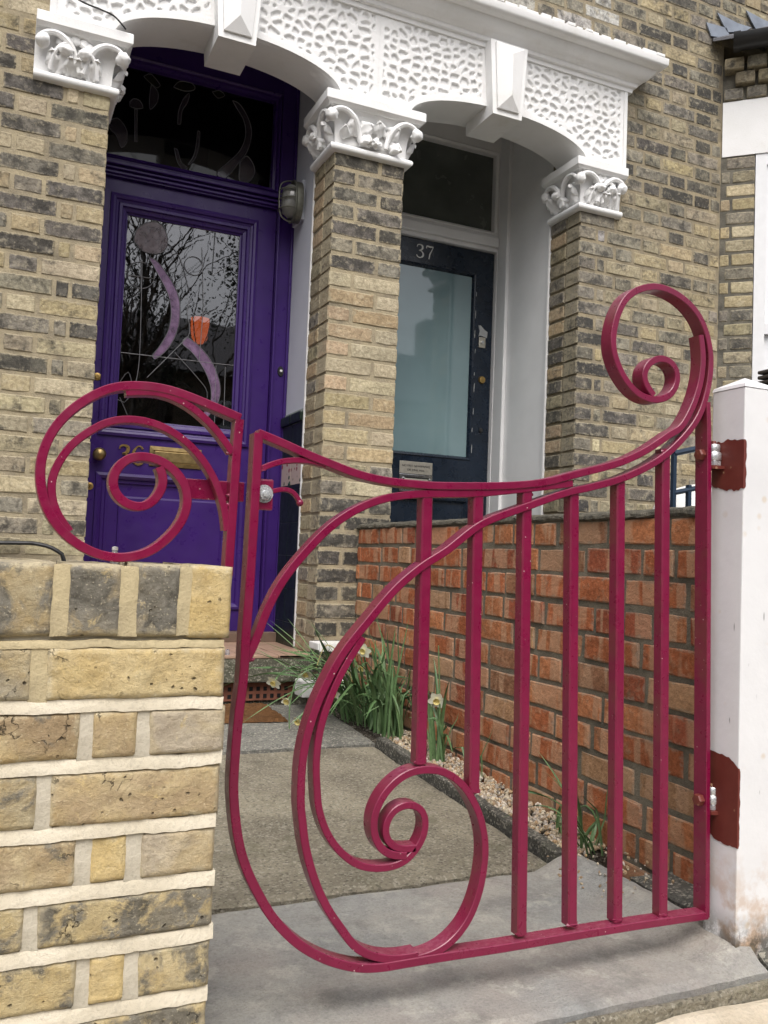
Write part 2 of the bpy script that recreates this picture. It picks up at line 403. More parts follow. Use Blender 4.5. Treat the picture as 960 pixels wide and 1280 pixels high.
def slabm():
    m = NT('york_stone_slab'); n1 = m.noise(3.5, 6, .6); n2 = m.noise(28, 6, .72); n3 = m.noise(210, 4, .75)
    c = m.mix(m.ramp(n1, .36, .64), (.44, .425, .38), (.33, .335, .325))
    c = m.mix(m.ramp(n2, .42, .68, 0, .4), c, (.26, .255, .235))
    c = m.mix(m.ramp(m.noise(2.6, 5, .6, m.vec('ADD', m.co, (8, 2, 0))), .44, .62, 0, .45), c, (.42, .35, .30))
    c = m.mix(m.ramp(m.noise(7, 7, .75, m.vec('ADD', m.co, (1, 7, 3))), .52, .64, 0, .55), c, (.19, .185, .165))
    c = m.mix(m.ramp(m.noise(11, 6, .72, m.vec('ADD', m.co, (4, 4, 4))), .54, .64, 0, .6), c, (.56, .54, .475))
    g = m.sep(m.voro(260, out='Color'))[0]
    c = m.mix(m.ramp(g, .8, .97, 0, .18), c, (.50, .47, .40)); c = m.mix(m.ramp(g, .0, .2, .16, 0), c, (.08, .077, .07))
    c = m.mix(m.ramp(n3, .45, .78, 0, .4), c, (.13, .125, .11)); m.color(c).rough(.85).set(Specular_IOR_Level=.3); m.bump(m.math('ADD', n3, m.math('MULTIPLY', n2, 1.2)), .004); return m.m
M['slab'] = slabm()
M['flag'] = concrete('grey_flagstone', (.235, .23, .20), (.14, .14, .125), (.07, .065, .055), sc=7, stainamt=.6, bump=.003)
M['edging'] = concrete('dark_concrete_edging', (.135, .13, .112), (.075, .072, .062), bump=.005, moss=(.085, .088, .055))
M['step'] = concrete('green_stained_concrete', (.145, .14, .105), (.085, .085, .06), moss=(.07, .075, .045), bump=.003)
M['pave'] = concrete('pale_pavement', (.42, .38, .31), (.33, .30, .25), (.2, .17, .14), stainamt=.4)
M['sandmortar'] = concrete('sandy_mortar_fillet', (.66, .58, .46), (.56, .48, .36), (.4, .33, .24), agg=False, stainamt=.4)
M['soil'] = concrete('dark_soil', (.07, .055, .04), (.04, .033, .025), bump=.008)
M['asphalt'] = concrete('asphalt', (.055, .055, .055), (.04, .04, .04))
M['quarry'] = plain('terracotta_quarry_tile', (.34, .225, .16), .5, var=.14, scale=14, bump=.0006)
M['airbrick'] = plain('terracotta_air_brick', (.20, .075, .045), .85, var=.25, scale=30, bump=.001)
M['sillwood'] = plain('stained_timber_sill', (.13, .085, .06), .7, var=.2, scale=20)
M['greentile'] = plain('dark_green_glazed_tile', (.006, .016, .009), .35, var=.3, scale=12, Specular_IOR_Level=.35)
M['grout'] = plain('tile_grout', (.30, .34, .32), .8)
def floral():
    m = NT('floral_tile_glaze'); x, y, z = m.sep(m.co)
    c = (.52, .42, .35)
    n = m.noise(60, 3)
    fl = m.ramp(m.voro(26, co=m.vec('ADD', m.co, m.vec('MULTIPLY', m.noise(30, 2, col=True), (.01, .01, .01)))), .25, .32, 1, 0)
    c = m.mix(m.math('MULTIPLY', fl, m.ramp(z, .045, .075)), c, (.30, .035, .06))
    c = m.mix(m.math('MULTIPLY', fl, m.ramp(z, .075, .045)), c, (.03, .09, .035))
    m.color(c).rough(.15); return m.m
M['floral'] = floral()
def mat_coir():
    m = NT('coir_fibre'); n = m.noise(300, 5, .8); c = m.mix(m.ramp(n, .3, .7), (.10, .045, .018), (.24, .125, .055))
    c = m.mix(m.ramp(m.noise(12, 4), .4, .7, 0, .5), c, (.09, .05, .03)); m.color(c).rough(1).set(Specular_IOR_Level=.1); m.bump(n, .006); return m.m
M['coir'] = mat_coir()
def gravelm():
    m = NT('flint_gravel'); g = m.n('NewGeometry'); cr = m.n('ValToRGB'); m.l(g.outputs['Random Per Island'], cr.inputs[0])
    cols = [(.50,.38,.22), (.62,.55,.42), (.30,.22,.14), (.45,.30,.16), (.66,.60,.52), (.22,.19,.16)]
    el = cr.color_ramp.elements
    while len(el) < len(cols): el.new(.5)
    for i, c in enumerate(cols): el[i].position = i/(len(cols)-1); el[i].color = (*c, 1)
    m.color(m.mix(m.ramp(m.noise(120, 3), .4, .7, 0, .5), cr.outputs[0], (.2, .16, .11))).rough(.75); return m.m
M['gravel'] = gravelm()
def leafm(name, a, b):
    m = NT(name); oi, co = m.rndco()
    c = m.mix(oi.outputs['Random'], a, b); c = m.mix(m.ramp(m.noise(60, 4, .6, co), .4, .7, 0, .5), c, tuple(x*.6 for x in a))
    m.color(c).rough(.45).set(Specular_IOR_Level=.4); return m.m
M['leaf'] = leafm('daffodil_leaf', (.075, .15, .055), (.16, .25, .11))
M['leaf_dry'] = plain('withered_stem', (.35, .30, .12), .7)
M['petal'] = plain('cream_petal', (.80, .80, .68), .6, var=.05)
M['trumpet'] = plain('yellow_trumpet', (.78, .66, .26), .6)
M['bark'] = plain('tree_bark', (.06, .05, .04), .9, var=.3, bump=.004)
M['treeleaf'] = plain('dark_tree_foliage', (.025, .04, .015), .7, var=.3)
M['render_house'] = plain('opposite_house_brick', (.16, .12, .085), .9, var=.25, scale=6)
def glass(name, tint, ior=1.5, rough=.004, wob=.0):
    m = NT(name); m.t.nodes.remove(m.p)
    tr = m.n('BsdfTransparent'); m.setin(tr, 0, tint); gl = m.n('BsdfGlossy'); gl.inputs['Roughness'].default_value = rough
    gl.inputs['Color'].default_value = (1, 1, 1, 1)
    fr = m.n('Fresnel'); fr.inputs[0].default_value = ior
    if wob:
        b = m.n('Bump'); b.inputs['Distance'].default_value = wob; m.l(m.noise(9, 2), b.inputs['Height']); m.l(b.outputs[0], gl.inputs['Normal'])
    mx = m.n('MixShader'); m.l(m.math('MULTIPLY', fr.outputs[0], 1.75), mx.inputs[0]); m.l(tr.outputs[0], mx.inputs[1]); m.l(gl.outputs[0], mx.inputs[2]); m.l(mx.outputs[0], m.out.inputs[0])
    return m.m
M['glass'] = glass('leaded_door_glass', (.5, .5, .53), 1.75, .012, .00016)
M['fanlight'] = plain('grey_green_obscure_glass', (.085, .095, .082), .22, var=.25, scale=5, Coat_Weight=.6, Coat_Roughness=.08)
M['glass_dark'] = glass('transom_glass', (.20, .23, .21), 1.3, .02)
M['window_glass'] = glass('window_glass', (.5, .5, .55), 1.7, .003)
M['lamp_glass'] = plain('ribbed_lamp_glass', (.32, .32, .30), .12, var=.2, Transmission_Weight=.4)
M['clear'] = plain('clear_plastic', (.72, .74, .78), .08, Transmission_Weight=.7)
def frosted():
    m = NT('frosted_door_glass'); m.color(m.mix(m.ramp(m.noise(2.5, 3), .3, .7), (.13, .215, .235), (.17, .27, .29)))
    m.rough(.6).set(Coat_Weight=1.0, Coat_Roughness=.03, Coat_IOR=1.9); return m.m
M['frosted'] = frosted()
def opal(name, c, clear=.55):
    m = NT(name); n = m.noise(26, 5, .7, dist=.5); m.color(m.mix(m.ramp(n, .3, .7), tuple(x*.45 for x in c), tuple(min(1, x*1.3) for x in c)))
    m.rough(.10).set(Coat_Weight=.8, Coat_Roughness=.02); m.bump(m.noise(22, 2), .0012)
    tr = m.n('BsdfTransparent'); m.setin(tr, 0, (.5, .45, .55)); mx = m.n('MixShader'); mx.inputs[0].default_value = clear
    m.l(m.p.outputs[0], mx.inputs[1]); m.l(tr.outputs[0], mx.inputs[2]); m.l(mx.outputs[0], m.out.inputs[0]); return m.m
M['opal_lilac'] = opal('lilac_opal_glass', (.46, .30, .50))
M['opal_beige'] = opal('beige_opal_glass', (.34, .29, .30))
M['opal_yellow'] = opal('amber_green_glass', (.035, .034, .014))
M['opal_grey'] = opal('smoky_lilac_glass', (.10, .085, .105))
def emis(name, c, s):
    m = NT(name); m.color(c); m.set(Emission_Color=(*c, 1), Emission_Strength=s); return m.m
M['lantern_glow'] = emis('lit_amber_glass', (1.0, .17, .025), 1.0)

# ------------------------------------------------------------------ bricks
_bc = {}
def brick_mesh(L, H, D, var, mat, soft=1.0):
    key = (round(L, 4), round(H, 4), round(D, 4), var, mat.name)
    if key in _bc: return _bc[key]
    r = random.Random(hash((round(L*1e4), round(H*1e4), round(D*1e4), var)) & 0xffff)
    nx = 3 if L > .15 else 2
    per = []
    for i in range(nx): per.append((-L/2+L*i/nx, -H/2))
    for i in range(2): per.append((L/2, -H/2+H*i/2))
    for i in range(nx): per.append((L/2-L*i/nx, H/2))
    for i in range(2): per.append((-L/2, H/2-H*i/2))
    n = len(per); vv = []; ff = []
    jit = []
    for i, (x, z) in enumerate(per):
        cx = abs(abs(x)-L/2) < 1e-6; cz = abs(abs(z)-H/2) < 1e-6
        k = (r.uniform(.001, .0038) if (cx and cz) else r.uniform(-.0005, .0025))*soft
        jit.append((x-math.copysign(k, x) if cx else x+r.uniform(-.01, .01), z-math.copysign(k, z) if cz else z))
    vv += [(x, D/2, z) for x, z in per]
    vv += [(x, -D/2+.004*soft, z) for x, z in jit]
    for x, z in jit:
        b = r.uniform(.0025, .0055)*soft
        vv.append((x-math.copysign(b, x)*(1 if abs(x) > L*.4 else 0), -D/2+r.uniform(-.0012, .0015)*soft, z-math.copysign(b, z)*(1 if abs(z) > H*.3 else 0)))
    vv.append((r.uniform(-.02, .02), -D/2-.0008*soft, 0))
    for i in range(n):
        j = (i+1) % n
        ff.append((i, n+i, n+j, j)); ff.append((n+i, 2*n+i, 2*n+j, n+j)); ff.append((2*n+i, 3*n, 2*n+j))
    me = bpy.data.meshes.new('brick'); me.from_pydata(vv, [], ff); me.update()
    bm = bmesh.new(); bm.from_mesh(me); bmesh.ops.recalc_face_normals(bm, faces=bm.faces[:]); bm.to_mesh(me); bm.free()
    # recalc on an open back: make sure the front looks to -Y
    if me.polygons[2].normal.y > 0: me.flip_normals()
    me.materials.append(mat); _bc[key] = me; return me
class BrickSink:
    """bricks asked for one by one; kept singly while in the wanted zone, the rest joined into one mass"""
    def __init__(s, root, mat, massmat, name='brick'): s.root = root; s.mat = mat; s.mm = massmat; s.mass = MB(); s.n = 0; s.name = name
    def put(s, cx, cy, cz, L, H, D, rz, colr, single=True, tilt=0, soft=1.0):
        if single:
            me = brick_mesh(round(L, 3), round(H, 3), round(D, 3), rnd.randrange(5), s.mat, soft)
            o = obj(s.name, me, None, s.root, (cx, cy, cz), (0, tilt, rz)); o.color = colr; s.n += 1; return o
        mt = Matrix.Translation((cx, cy, cz)) @ Matrix.Rotation(rz, 4, 'Z')
        x, y, z = L/2, D/2, H/2
        vv = [mt @ Vector(p) for p in [(-x,-y,-z),(x,-y,-z),(x,-y,z),(-x,-y,z),(-x,y,-z),(x,y,-z),(x,y,z),(-x,y,z)]]
        s.mass.add(vv, [(0,1,2,3),(0,4,5,1),(3,2,6,7),(0,3,7,4),(1,5,6,2)])
    def done(s, name='brickwork'):
        if s.mass.v:
            o = s.mass.build(name, s.mm, s.root); o['kind'] = 'stuff'
def flemish(x0, x1, even, J=.010, S=.215, Hd=.1025, start_left=True):
    """brick spans of one Flemish course from the arris; the other course starts with header and closer"""
    out = []; x = x0
    seq = ['S', 'H'] if even else ['H', 'C']
    i = 0
    while x < x1-.02:
        if even: t = 'SH'[i % 2]
        else: t = 'H' if i == 0 else ('C' if i == 1 else 'SH'[i % 2])
        L = {'S': S, 'H': Hd, 'C': .0465}[t]
        L = min(L, x1-x)
        if L > .03: out.append((x, x+L))
        x += L+J; i += 1
    if not start_left: out = [(x0+x1-b, x0+x1-a) for a, b in out]
    return out

PAL = dict(ash=(.31,.285,.23), buff=(.45,.375,.24), pale=(.53,.46,.32), tan=(.48,.37,.24), olive=(.37,.325,.225), grey=(.265,.245,.205), dark=(.18,.167,.145), soot=(.095,.09,.083), white=(.50,.49,.46))
def pc(k, a=.3):
    c = PAL[k]; j = rnd.uniform(.86, 1.12); return (c[0]*j, c[1]*j*rnd.uniform(.97, 1.02), c[2]*j*rnd.uniform(.93, 1.05), a)
def pick(ws):
    t = rnd.random()*sum(w for _, w, _ in ws)
    for k, w_, a in ws:
        t -= w_
        if t <= 0: return pc(k, a)
    return pc(ws[-1][0], ws[-1][2])

# ------------------------------------------------------------------ ground, path, pavement
def gz(y): return .057*max(0, y-1.77)
def sheet(name, x0, x1, y0, y1, zf, mat, nx=1, ny=1, label=None):
    m = MB(); vv = []; ff = []
    for j in range(ny+1):
        for i in range(nx+1):
            x = x0+(x1-x0)*i/nx; y = y0+(y1-y0)*j/ny; vv.append((x, y, zf(x, y)))
    for j in range(ny):
        for i in range(nx): a = j*(nx+1)+i; ff.append((a, a+1, a+nx+2, a+nx+1))
    m.add(vv, ff); o = m.build(name, mat, fix=False); o['kind'] = 'structure'; return o
sheet('ground', -80, 80, -80, 80, lambda x, y: -.20, M['soil'])
def slab_block(name, x0, x1, y0, y1, zt, zb, mat, nx=30, ny=20, jit=.002, edge=.006, seed=1, parent=None):
    """a stone slab: top grid with uneven worn edges, skirts down to zb"""
    vv = []; ff = []
    for j in range(ny+1):
        for i in range(nx+1):
            x = x0+(x1-x0)*i/nx; y = y0+(y1-y0)*j/ny
            e = (i in (0, nx)) or (j in (0, ny))
            z = zt(x, y)+jit*noise.noise(Vector((x*5+seed, y*5, seed)))*1.5+jit*.5*noise.noise(Vector((x*30, y*30, seed)))
            if e:
                z -= edge*(.6+.6*abs(noise.noise(Vector((x*20, y*20, seed+4)))))
                k = edge*(1+noise.noise(Vector((x*14, y*14, seed+9))))*.7
                x += k*(1 if i == 0 else -1 if i == nx else 0); y += k*(1 if j == 0 else -1 if j == ny else 0)
            vv.append((x, y, z))
    for j in range(ny):
        for i in range(nx): a = j*(nx+1)+i; ff.append((a, a+1, a+nx+2, a+nx+1))
    ring = [i for i in range(nx+1)]+[(j+1)*(nx+1)-1 for j in range(1, ny+1)]+[ny*(nx+1)+i for i in range(nx-1, -1, -1)]+[j*(nx+1) for j in range(ny-1, 0, -1)]
    n = len(vv)
    for k in ring: vv.append((vv[k][0]+.002*noise.noise(Vector(vv[k])*40), vv[k][1]+.004*noise.noise(Vector(vv[k])*30), zb))
    for a in range(len(ring)):
        b = (a+1) % len(ring); ff.append((ring[b], ring[a], n+a, n+b))
    m = MB(); m.add(vv, ff); return m.build(name, mat, parent)
def sstep(a, b, x):
    t = min(1, max(0, (x-a)/(b-a))); return t*t*(3-2*t)
o = slab_block('path', -.5, 1.286, 1.785, 2.868, lambda x, y: gz(y), -.2, M['path'], 60, 50, .0025, .008, 2); o['kind'] = 'structure'
o = slab_block('path_slab', -.5, 1.34, 1.19, 1.774, lambda x, y: .034*sstep(1.21, 1.31, x)*sstep(1.195, 1.25, y)+.002, -.2, M['slab'], 60, 24, .002, .007, 3); o['kind'] = 'structure'
o = slab_block('path_slab', 1.346, 2.2, 1.19, 1.60, lambda x, y: .036*sstep(1.195, 1.27, y), -.2, M['edging'], 40, 20, .004, .010, 5); o['kind'] = 'structure'
for x0, x1, sd_ in ((-.45, .42, 8), (.426, 1.30, 9)):
    o = slab_block('path_slab', x0, x1, 2.880, 3.52, lambda x, y: gz(y)+.004, -.2, M['flag'], 40, 20, .002, .007, sd_); o['kind'] = 'structure'
o = slab_block('pavement', -12, 12, -1.6, 1.186, lambda x, y: -.062, -.25, M['pave'], 120, 30, .004, .004, 6); o['kind'] = 'structure'
sheet('road', -80, 80, -9, -1.7, lambda x, y: -.17, M['asphalt'])
m = MB(); m.box(-60, 60, -1.74, -1.61, -.3, -.065, .012); o = m.build('kerb', M['edging']); o['kind'] = 'structure'
# sandy mortar haunch where pavement meets the step
o = slab_block('pavement_fillet', .86, 1.9, 1.0, 1.172, lambda x, y: -.058+.030*sstep(1.05, 1.18, y)*sstep(.86, 1.1, x), -.12, M['sandmortar'], 40, 12, .005, .004, 12); o['kind'] = 'structure'
for x0, x1 in ((-.5, 1.338), (1.344, 2.2)):
    o = slab_block('step_riser', x0, x1, 1.168, 1.1885, lambda x, y: -.007, -.2, M['path'], 90, 3, .004, .006, 17); o['kind'] = 'structure'
# planting bed
o = slab_block('planting_bed', 1.33, 1.452, 1.785, 3.5, lambda x, y: gz(y)+.006, -.2, M['soil'], 10, 60, .01, .004, 14); o['kind'] = 'structure'
o = slab_block('planting_bed', 1.30, 1.452, 2.9, 3.5, lambda x, y: gz(y)-.002, -.2, M['soil'], 10, 30, .006, .004, 15); o['kind'] = 'structure'
# concrete edging beside the bed
n_e = 3
ys = [1.79, 2.32, 2.88]
er = empty('path_edging', (1.31, 1.79, 0)); er['kind'] = 'structure'
for a in range(2):
    slab_block('edging_block', 1.289, 1.330, ys[a]+.003, ys[a+1]-.003, lambda x, y: gz(y)+.026, -.1, M['edging'], 6, 40, .004, .006, 20+a, er)

# ------------------------------------------------------------------ the two terraced houses
HA = empty('terraced_house', (.8, 3.6, .1), 'soot-stained yellow brick house with the purple door under a white arch', 'house', 'houses of the terrace')
HB = empty('terraced_house', (2.2, 3.6, .1), 'soot-stained yellow brick house with the dark navy door number 37 and bay window', 'house', 'houses of the terrace')
XS = 1.4435
FY = 3.5
# cores
for root, name, b in [
    (HA, 'wall_core', (-4.0, .333, 3.5032, 3.75, -.2, 5.2)), (HA, 'wall_core', (1.274, 1.599, 3.5032, 3.748, -.2, 2.72)),
    (HB, 'wall_core', (2.572, 3.478, 3.5032, 3.75, -.2, 5.2)), (HB, 'wall_core', (3.4785, 7.5, 3.5042, 3.7505, 3.56, 5.2)), (HA, 'wall_core', (.3335, XS-.001, 3.5036, 3.749, 3.16, 5.2)), (HB, 'wall_core', (XS, 2.5715, 3.5036, 3.749, 3.16, 5.2)),
    ]:
    m = MB(); m.box(*b); m.build(name, M['mortar_stock'] if root is HA else M['mortar_right'], root)
sa = BrickSink(HA, M['stock'], M['stock_far']); sb = BrickSink(HB, M['stock_right'], M['stock_far'])
H = .065; P = .075; Z0 = 2.475
def col_left(z, i, L):
    if z < 1.75: return pick([('ash', 4, .55), ('olive', 3, .5), ('dark', 1.6, .7), ('pale', 2, .4), ('buff', 2, .4)])
    if L > .15: return pick([('dark', 4, .7), ('grey', 3, .6), ('buff', 2.2, .5), ('pale', 1.2, .4)])
    return pick([('pale', 4, .25), ('buff', 3, .3), ('dark', 1.6, .6), ('grey', 1, .5)])
# left wall (arris on its right end)
for k in range(-18, 34):
    zt = Z0-.005-P*k; zc = zt-H/2
    if zc < 0 or zc > 5: continue
    for i, (a, b) in enumerate(flemish(-4.0, .338, k % 2 == 1, start_left=False)):
        if zc > 2.475 and b > .115 : 
            if a > .115: continue
            b = min(b, .112)
            if b-a < .03: continue
        if zc > 3.2: pass
        cx = (a+b)/2
        single = cx > -.16 and .55 < zc < 3.0
        sa.put(cx, FY+.05+rnd.uniform(-.0015, .0015), zc, b-a, H, .10, 0, col_left(zc, i, b-a), single)
# centre pier, with its face towards the purple door
def col_mid(z):
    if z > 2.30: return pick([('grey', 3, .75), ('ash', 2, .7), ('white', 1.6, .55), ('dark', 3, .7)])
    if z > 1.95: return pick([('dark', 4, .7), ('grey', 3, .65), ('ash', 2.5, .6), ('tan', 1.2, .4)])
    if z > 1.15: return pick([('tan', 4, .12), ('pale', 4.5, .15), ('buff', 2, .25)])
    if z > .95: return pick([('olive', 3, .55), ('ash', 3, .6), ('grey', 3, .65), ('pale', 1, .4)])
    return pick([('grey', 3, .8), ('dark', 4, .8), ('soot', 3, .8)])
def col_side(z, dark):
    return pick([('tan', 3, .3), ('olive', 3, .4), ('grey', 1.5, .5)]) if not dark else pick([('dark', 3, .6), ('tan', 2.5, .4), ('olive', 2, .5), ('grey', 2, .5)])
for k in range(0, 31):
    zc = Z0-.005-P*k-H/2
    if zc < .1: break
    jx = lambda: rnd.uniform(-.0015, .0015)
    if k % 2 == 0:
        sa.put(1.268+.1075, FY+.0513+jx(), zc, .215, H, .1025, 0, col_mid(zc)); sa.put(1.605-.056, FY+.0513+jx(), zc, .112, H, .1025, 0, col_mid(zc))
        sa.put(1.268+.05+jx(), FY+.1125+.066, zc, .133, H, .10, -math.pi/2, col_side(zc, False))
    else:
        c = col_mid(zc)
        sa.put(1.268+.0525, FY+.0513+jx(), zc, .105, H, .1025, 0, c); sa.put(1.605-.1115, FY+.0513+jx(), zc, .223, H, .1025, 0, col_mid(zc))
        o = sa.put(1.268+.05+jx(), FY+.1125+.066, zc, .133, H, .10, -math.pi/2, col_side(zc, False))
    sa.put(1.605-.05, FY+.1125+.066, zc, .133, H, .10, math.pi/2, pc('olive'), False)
# right wall
def col_right(z, x):
    if x < 2.70 and z > 2.2: return pick([('white', 3, .55), ('grey', 3, .6), ('dark', 1.5, .6)])
    if x < 2.68: return pick([('dark', 5, .7), ('soot', 3, .75), ('grey', 2, .6)])
    if z > 2.6: return pick([('olive', 4, .55), ('dark', 3.0, .65), ('ash', 4, .6), ('buff', 2, .5), ('soot', 1, .7), ('grey', 2, .6)])
    return pick([('olive', 4, .45), ('ash', 3, .5), ('dark', 1.6, .65), ('buff', 3.0, .4), ('pale', 2, .35), ('grey', 1.6, .55)])
NB = 0
for k in range(-33, 30):
    zc = Z0-.005-P*k-H/2
    if zc < .05 or zc > 4.95: continue
    lo = 2.561
    if zc > 2.475: lo = 2.806
    if zc > 3.22: lo = XS
    ev = (k % 2 == 0)
    for i, (a, b) in enumerate(flemish(2.561 if lo != XS else 2.561-12*.3375+.0, 3.468 if zc < 3.60 else 4.5, ev)):
        if b < lo+.03: continue
        a = max(a, lo+(.0 if lo == 2.561 else .002)); cx = (a+b)/2
        single = zc > .9 and zc < 3.80 and cx > 2.1+.35*max(0, (zc-3.3)) and NB < 262
        NB += single
        sb.put(cx, FY+.05+rnd.uniform(-.0015, .0015), zc, b-a, H, .10, 0, col_right(zc, cx), single)
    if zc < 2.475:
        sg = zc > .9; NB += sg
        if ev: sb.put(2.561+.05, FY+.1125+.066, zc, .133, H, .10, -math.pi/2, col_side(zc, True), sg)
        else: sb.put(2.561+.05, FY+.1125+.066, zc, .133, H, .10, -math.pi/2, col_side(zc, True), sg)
# bricks high on the left house
for k in range(-33, -9):
    zc = Z0-.005-P*k-H/2
    for a, b in flemish(.34, XS, k % 2 == 0):
        if zc > 3.25: sa.put((a+b)/2, FY+.05, zc, b-a, H, .10, 0, pc('olive'), False)
# bay window: canted at 45 degrees
BX, BY = 3.470, 3.5
s2 = math.sqrt(.5)
def bayp(s, o=0): return (BX+s2*s-s2*o, BY-s2*s-s2*o)       # o: outwards
def bay_box(m, s0, s1, o0, o1, z0, z1):
    p = [bayp(s0, o1), bayp(s1, o1), bayp(s1, o0), bayp(s0, o0)]
    m.add([(x, y, z0) for x, y in p]+[(x, y, z1) for x, y in p], [(0,3,2,1),(4,5,6,7),(0,1,5,4),(1,2,6,5),(2,3,7,6),(3,0,4,7)])
m = MB(); bay_box(m, -.02, .168, -.20, -.0035, -.2, 2.935); bay_box(m, .168, .95, -.2, -.006, -.2, .85); bay_box(m, -.02, .95, -.2, -.006, 3.235, 3.44); m.build('bay_core', M['mortar_grey'], HB)
for k in range(-7, 34):
    zc = 2.928-P*k-H/2
    if zc < .05 or zc > 3.0 or zc > 2.93: continue
    spans = [(.0, .048), (.058, .170)] if k % 2 else [(.0, .016), (.026, .170)]
    for a, b in spans:
        if b-a < .03: continue
        x, y = bayp((a+b)/2, -.05)
        sg = zc > 1.2; NB += sg
        c = pick([('olive', 3, .4), ('buff', 2.4, .3), ('grey', 2.4, .4), ('pale', 1.5, .2)]) if zc > 2.1 else pick([('grey', 3, .6), ('olive', 3, .5), ('dark', 1.5, .6)])
        sb.put(x, y, zc, b-a, H, .10, -math.pi/4, c, sg)
# corbelled dentil courses over the bay lintel
for r_, (z, pr_) in enumerate(((3.272, .012), (3.347, .036), (3.418, .055))):
    ss = [.006+.1125*i+(.055 if r_ % 2 else 0) for i in range(8)]
    for s in ss:
        x, y = bayp(s+.051, pr_-.05)
        sb.put(x, y, z, .098, H, .10, -math.pi/4, pick([('olive', 3, .5), ('grey', 2, .5), ('dark', 2, .6)]), True); NB += 1
sa.done(); sb.done()
print('single bricks', sa.n, sb.n)
# bay lintel, gutter, flashing, roof
m = MB(); bay_box(m, .004, .95, -.2, .002, 2.935, 3.235); m.build('bay_lintel', M['stucco'], HB)
m = MB(); pts = []
prof = [(.062*math.cos(a), .062*math.sin(a)) for a in [math.pi+math.pi*i/10 for i in range(11)]]+[(.052*math.cos(a), .052*math.sin(a)) for a in [2*math.pi-math.pi*i/10 for i in range(11)]]
vv = []
for s in (.055, .98):
    for a, z in prof: x, y = bayp(s, .115+a); vv.append((x, y, 3.515+z))
n = len(prof); ff = [(i, (i+1) % n, n+(i+1) % n, n+i) for i in range(n)]+[tuple(range(n)), tuple(range(2*n-1, n-1, -1))]
m.add(vv, ff); m.build('gutter', M['gutter'], HB, True)
m = MB(); x, y = bayp(.075, .115); m.add([Vector(bayp(s, .115+.068*math.cos(a))+(3.517+.068*math.sin(a),)) for s in (.05, .085) for a in [math.pi*i/12+math.pi for i in range(13)]], [(i, i+1, i+14, i+13) for i in range(12)]+[tuple(range(13)), tuple(range(25, 12, -1))]); m.build('gutter_stop_end', M['gutter'], HB, True)
m = MB(); a0 = bayp(-.05, .10); a1 = bayp(1.2, .10); b0 = bayp(-.2, -.9); b1 = bayp(1.2, -.9)
m.add([a0+(3.545,), a1+(3.545,), b1+(4.2,), b0+(4.2,), a0+(3.53,), a1+(3.53,), b1+(4.18,), b0+(4.18,)], [(0,1,2,3),(7,6,5,4),(0,4,5,1),(1,5,6,2),(2,6,7,3),(3,7,4,0)]); m.build('bay_roof', M['slate'], HB)
for poly in ([(3.337,3.640),(3.372,3.575),(3.44,3.585),(3.50,3.618),(3.478,3.650)], [(3.412,3.715),(3.455,3.664),(3.485,3.630),(3.60,3.66),(3.66,3.705),(3.56,3.70)], [(3.62,3.79),(3.665,3.735),(3.70,3.70),(3.80,3.73),(3.86,3.78),(3.76,3.775)]):
    m = MB(); m.prism_xz(poly, 3.488, 3.4955); m.build('lead_flashing', M['lead'], HB)
# bay windows
def bay_win(s0, s1, z0, z1):
    fr = MB()
    for a, b, c, d, oo in ((s0, s0+.055, z0, z1, -.004), (s1-.055, s1, z0, z1, -.005), (s0+.055, s1-.055, z1-.06, z1, -.006), (s0+.055, s1-.055, z0, z0+.08, -.007), (s0+.055, s1-.055, 1.965, 2.02, -.003)):
        bay_box(fr, a, b, -.09, oo, c, d)
    w_ = fr.build('window', M['upvc'], HB)
    g = MB(); bay_box(g, s0+.0556, s1-.0556, -.06, -.05, z0+.0806, 1.9645); g.build('pane', M['window_glass'], w_)
    g = MB(); bay_box(g, s0+.0556, s1-.0556, -.06, -.05, 2.0205, z1-.0606); g.build('pane', M['window_glass'], w_)
    g = MB(); bay_box(g, s0+.056, s0+.09, -.085, -.02, 2.021, z1-.061); g.build('sash_stile', M['upvc'], w_)
    g = MB(); bay_box(g, s0+.056, s0+.09, -.0855, -.03, z0+.081, 1.964); g.build('sash_stile', M['upvc'], w_)
    g = MB(); bay_box(g, s0-.03, s1+.02, -.1, .03, z0-.05, z0-.001); g.build('sill', M['stucco'], w_)
bay_win(.172, .95, .90, 2.933)
m = MB(); bay_box(m, .98, 1.05, -.25, .004, -.2, 3.44); m.build('bay_corner_pier', M['stucco'], HB)
c0 = bayp(1.051, .0); m = MB(); m.box(c0[0], c0[0]+2.5, c0[1], c0[1]+.2, -.2, 3.44); m.build('bay_front', M['mortar_stock'], HB)
# body of the houses behind the front
for root, x0, x1 in ((HA, -4.0, XS), (HB, XS+.002, 7.5)):
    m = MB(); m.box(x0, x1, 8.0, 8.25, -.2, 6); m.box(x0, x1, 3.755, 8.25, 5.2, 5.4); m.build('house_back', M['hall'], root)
m = MB(); m.box(-4.2, -4.0, 3.5, 8.25, -.2, 5.4); m.build('side_wall', M['mortar_stock'], HA)
m = MB(); m.box(7.5, 7.7, 2.8, 8.25, -.2, 5.4); m.build('side_wall', M['mortar_stock'], HB)

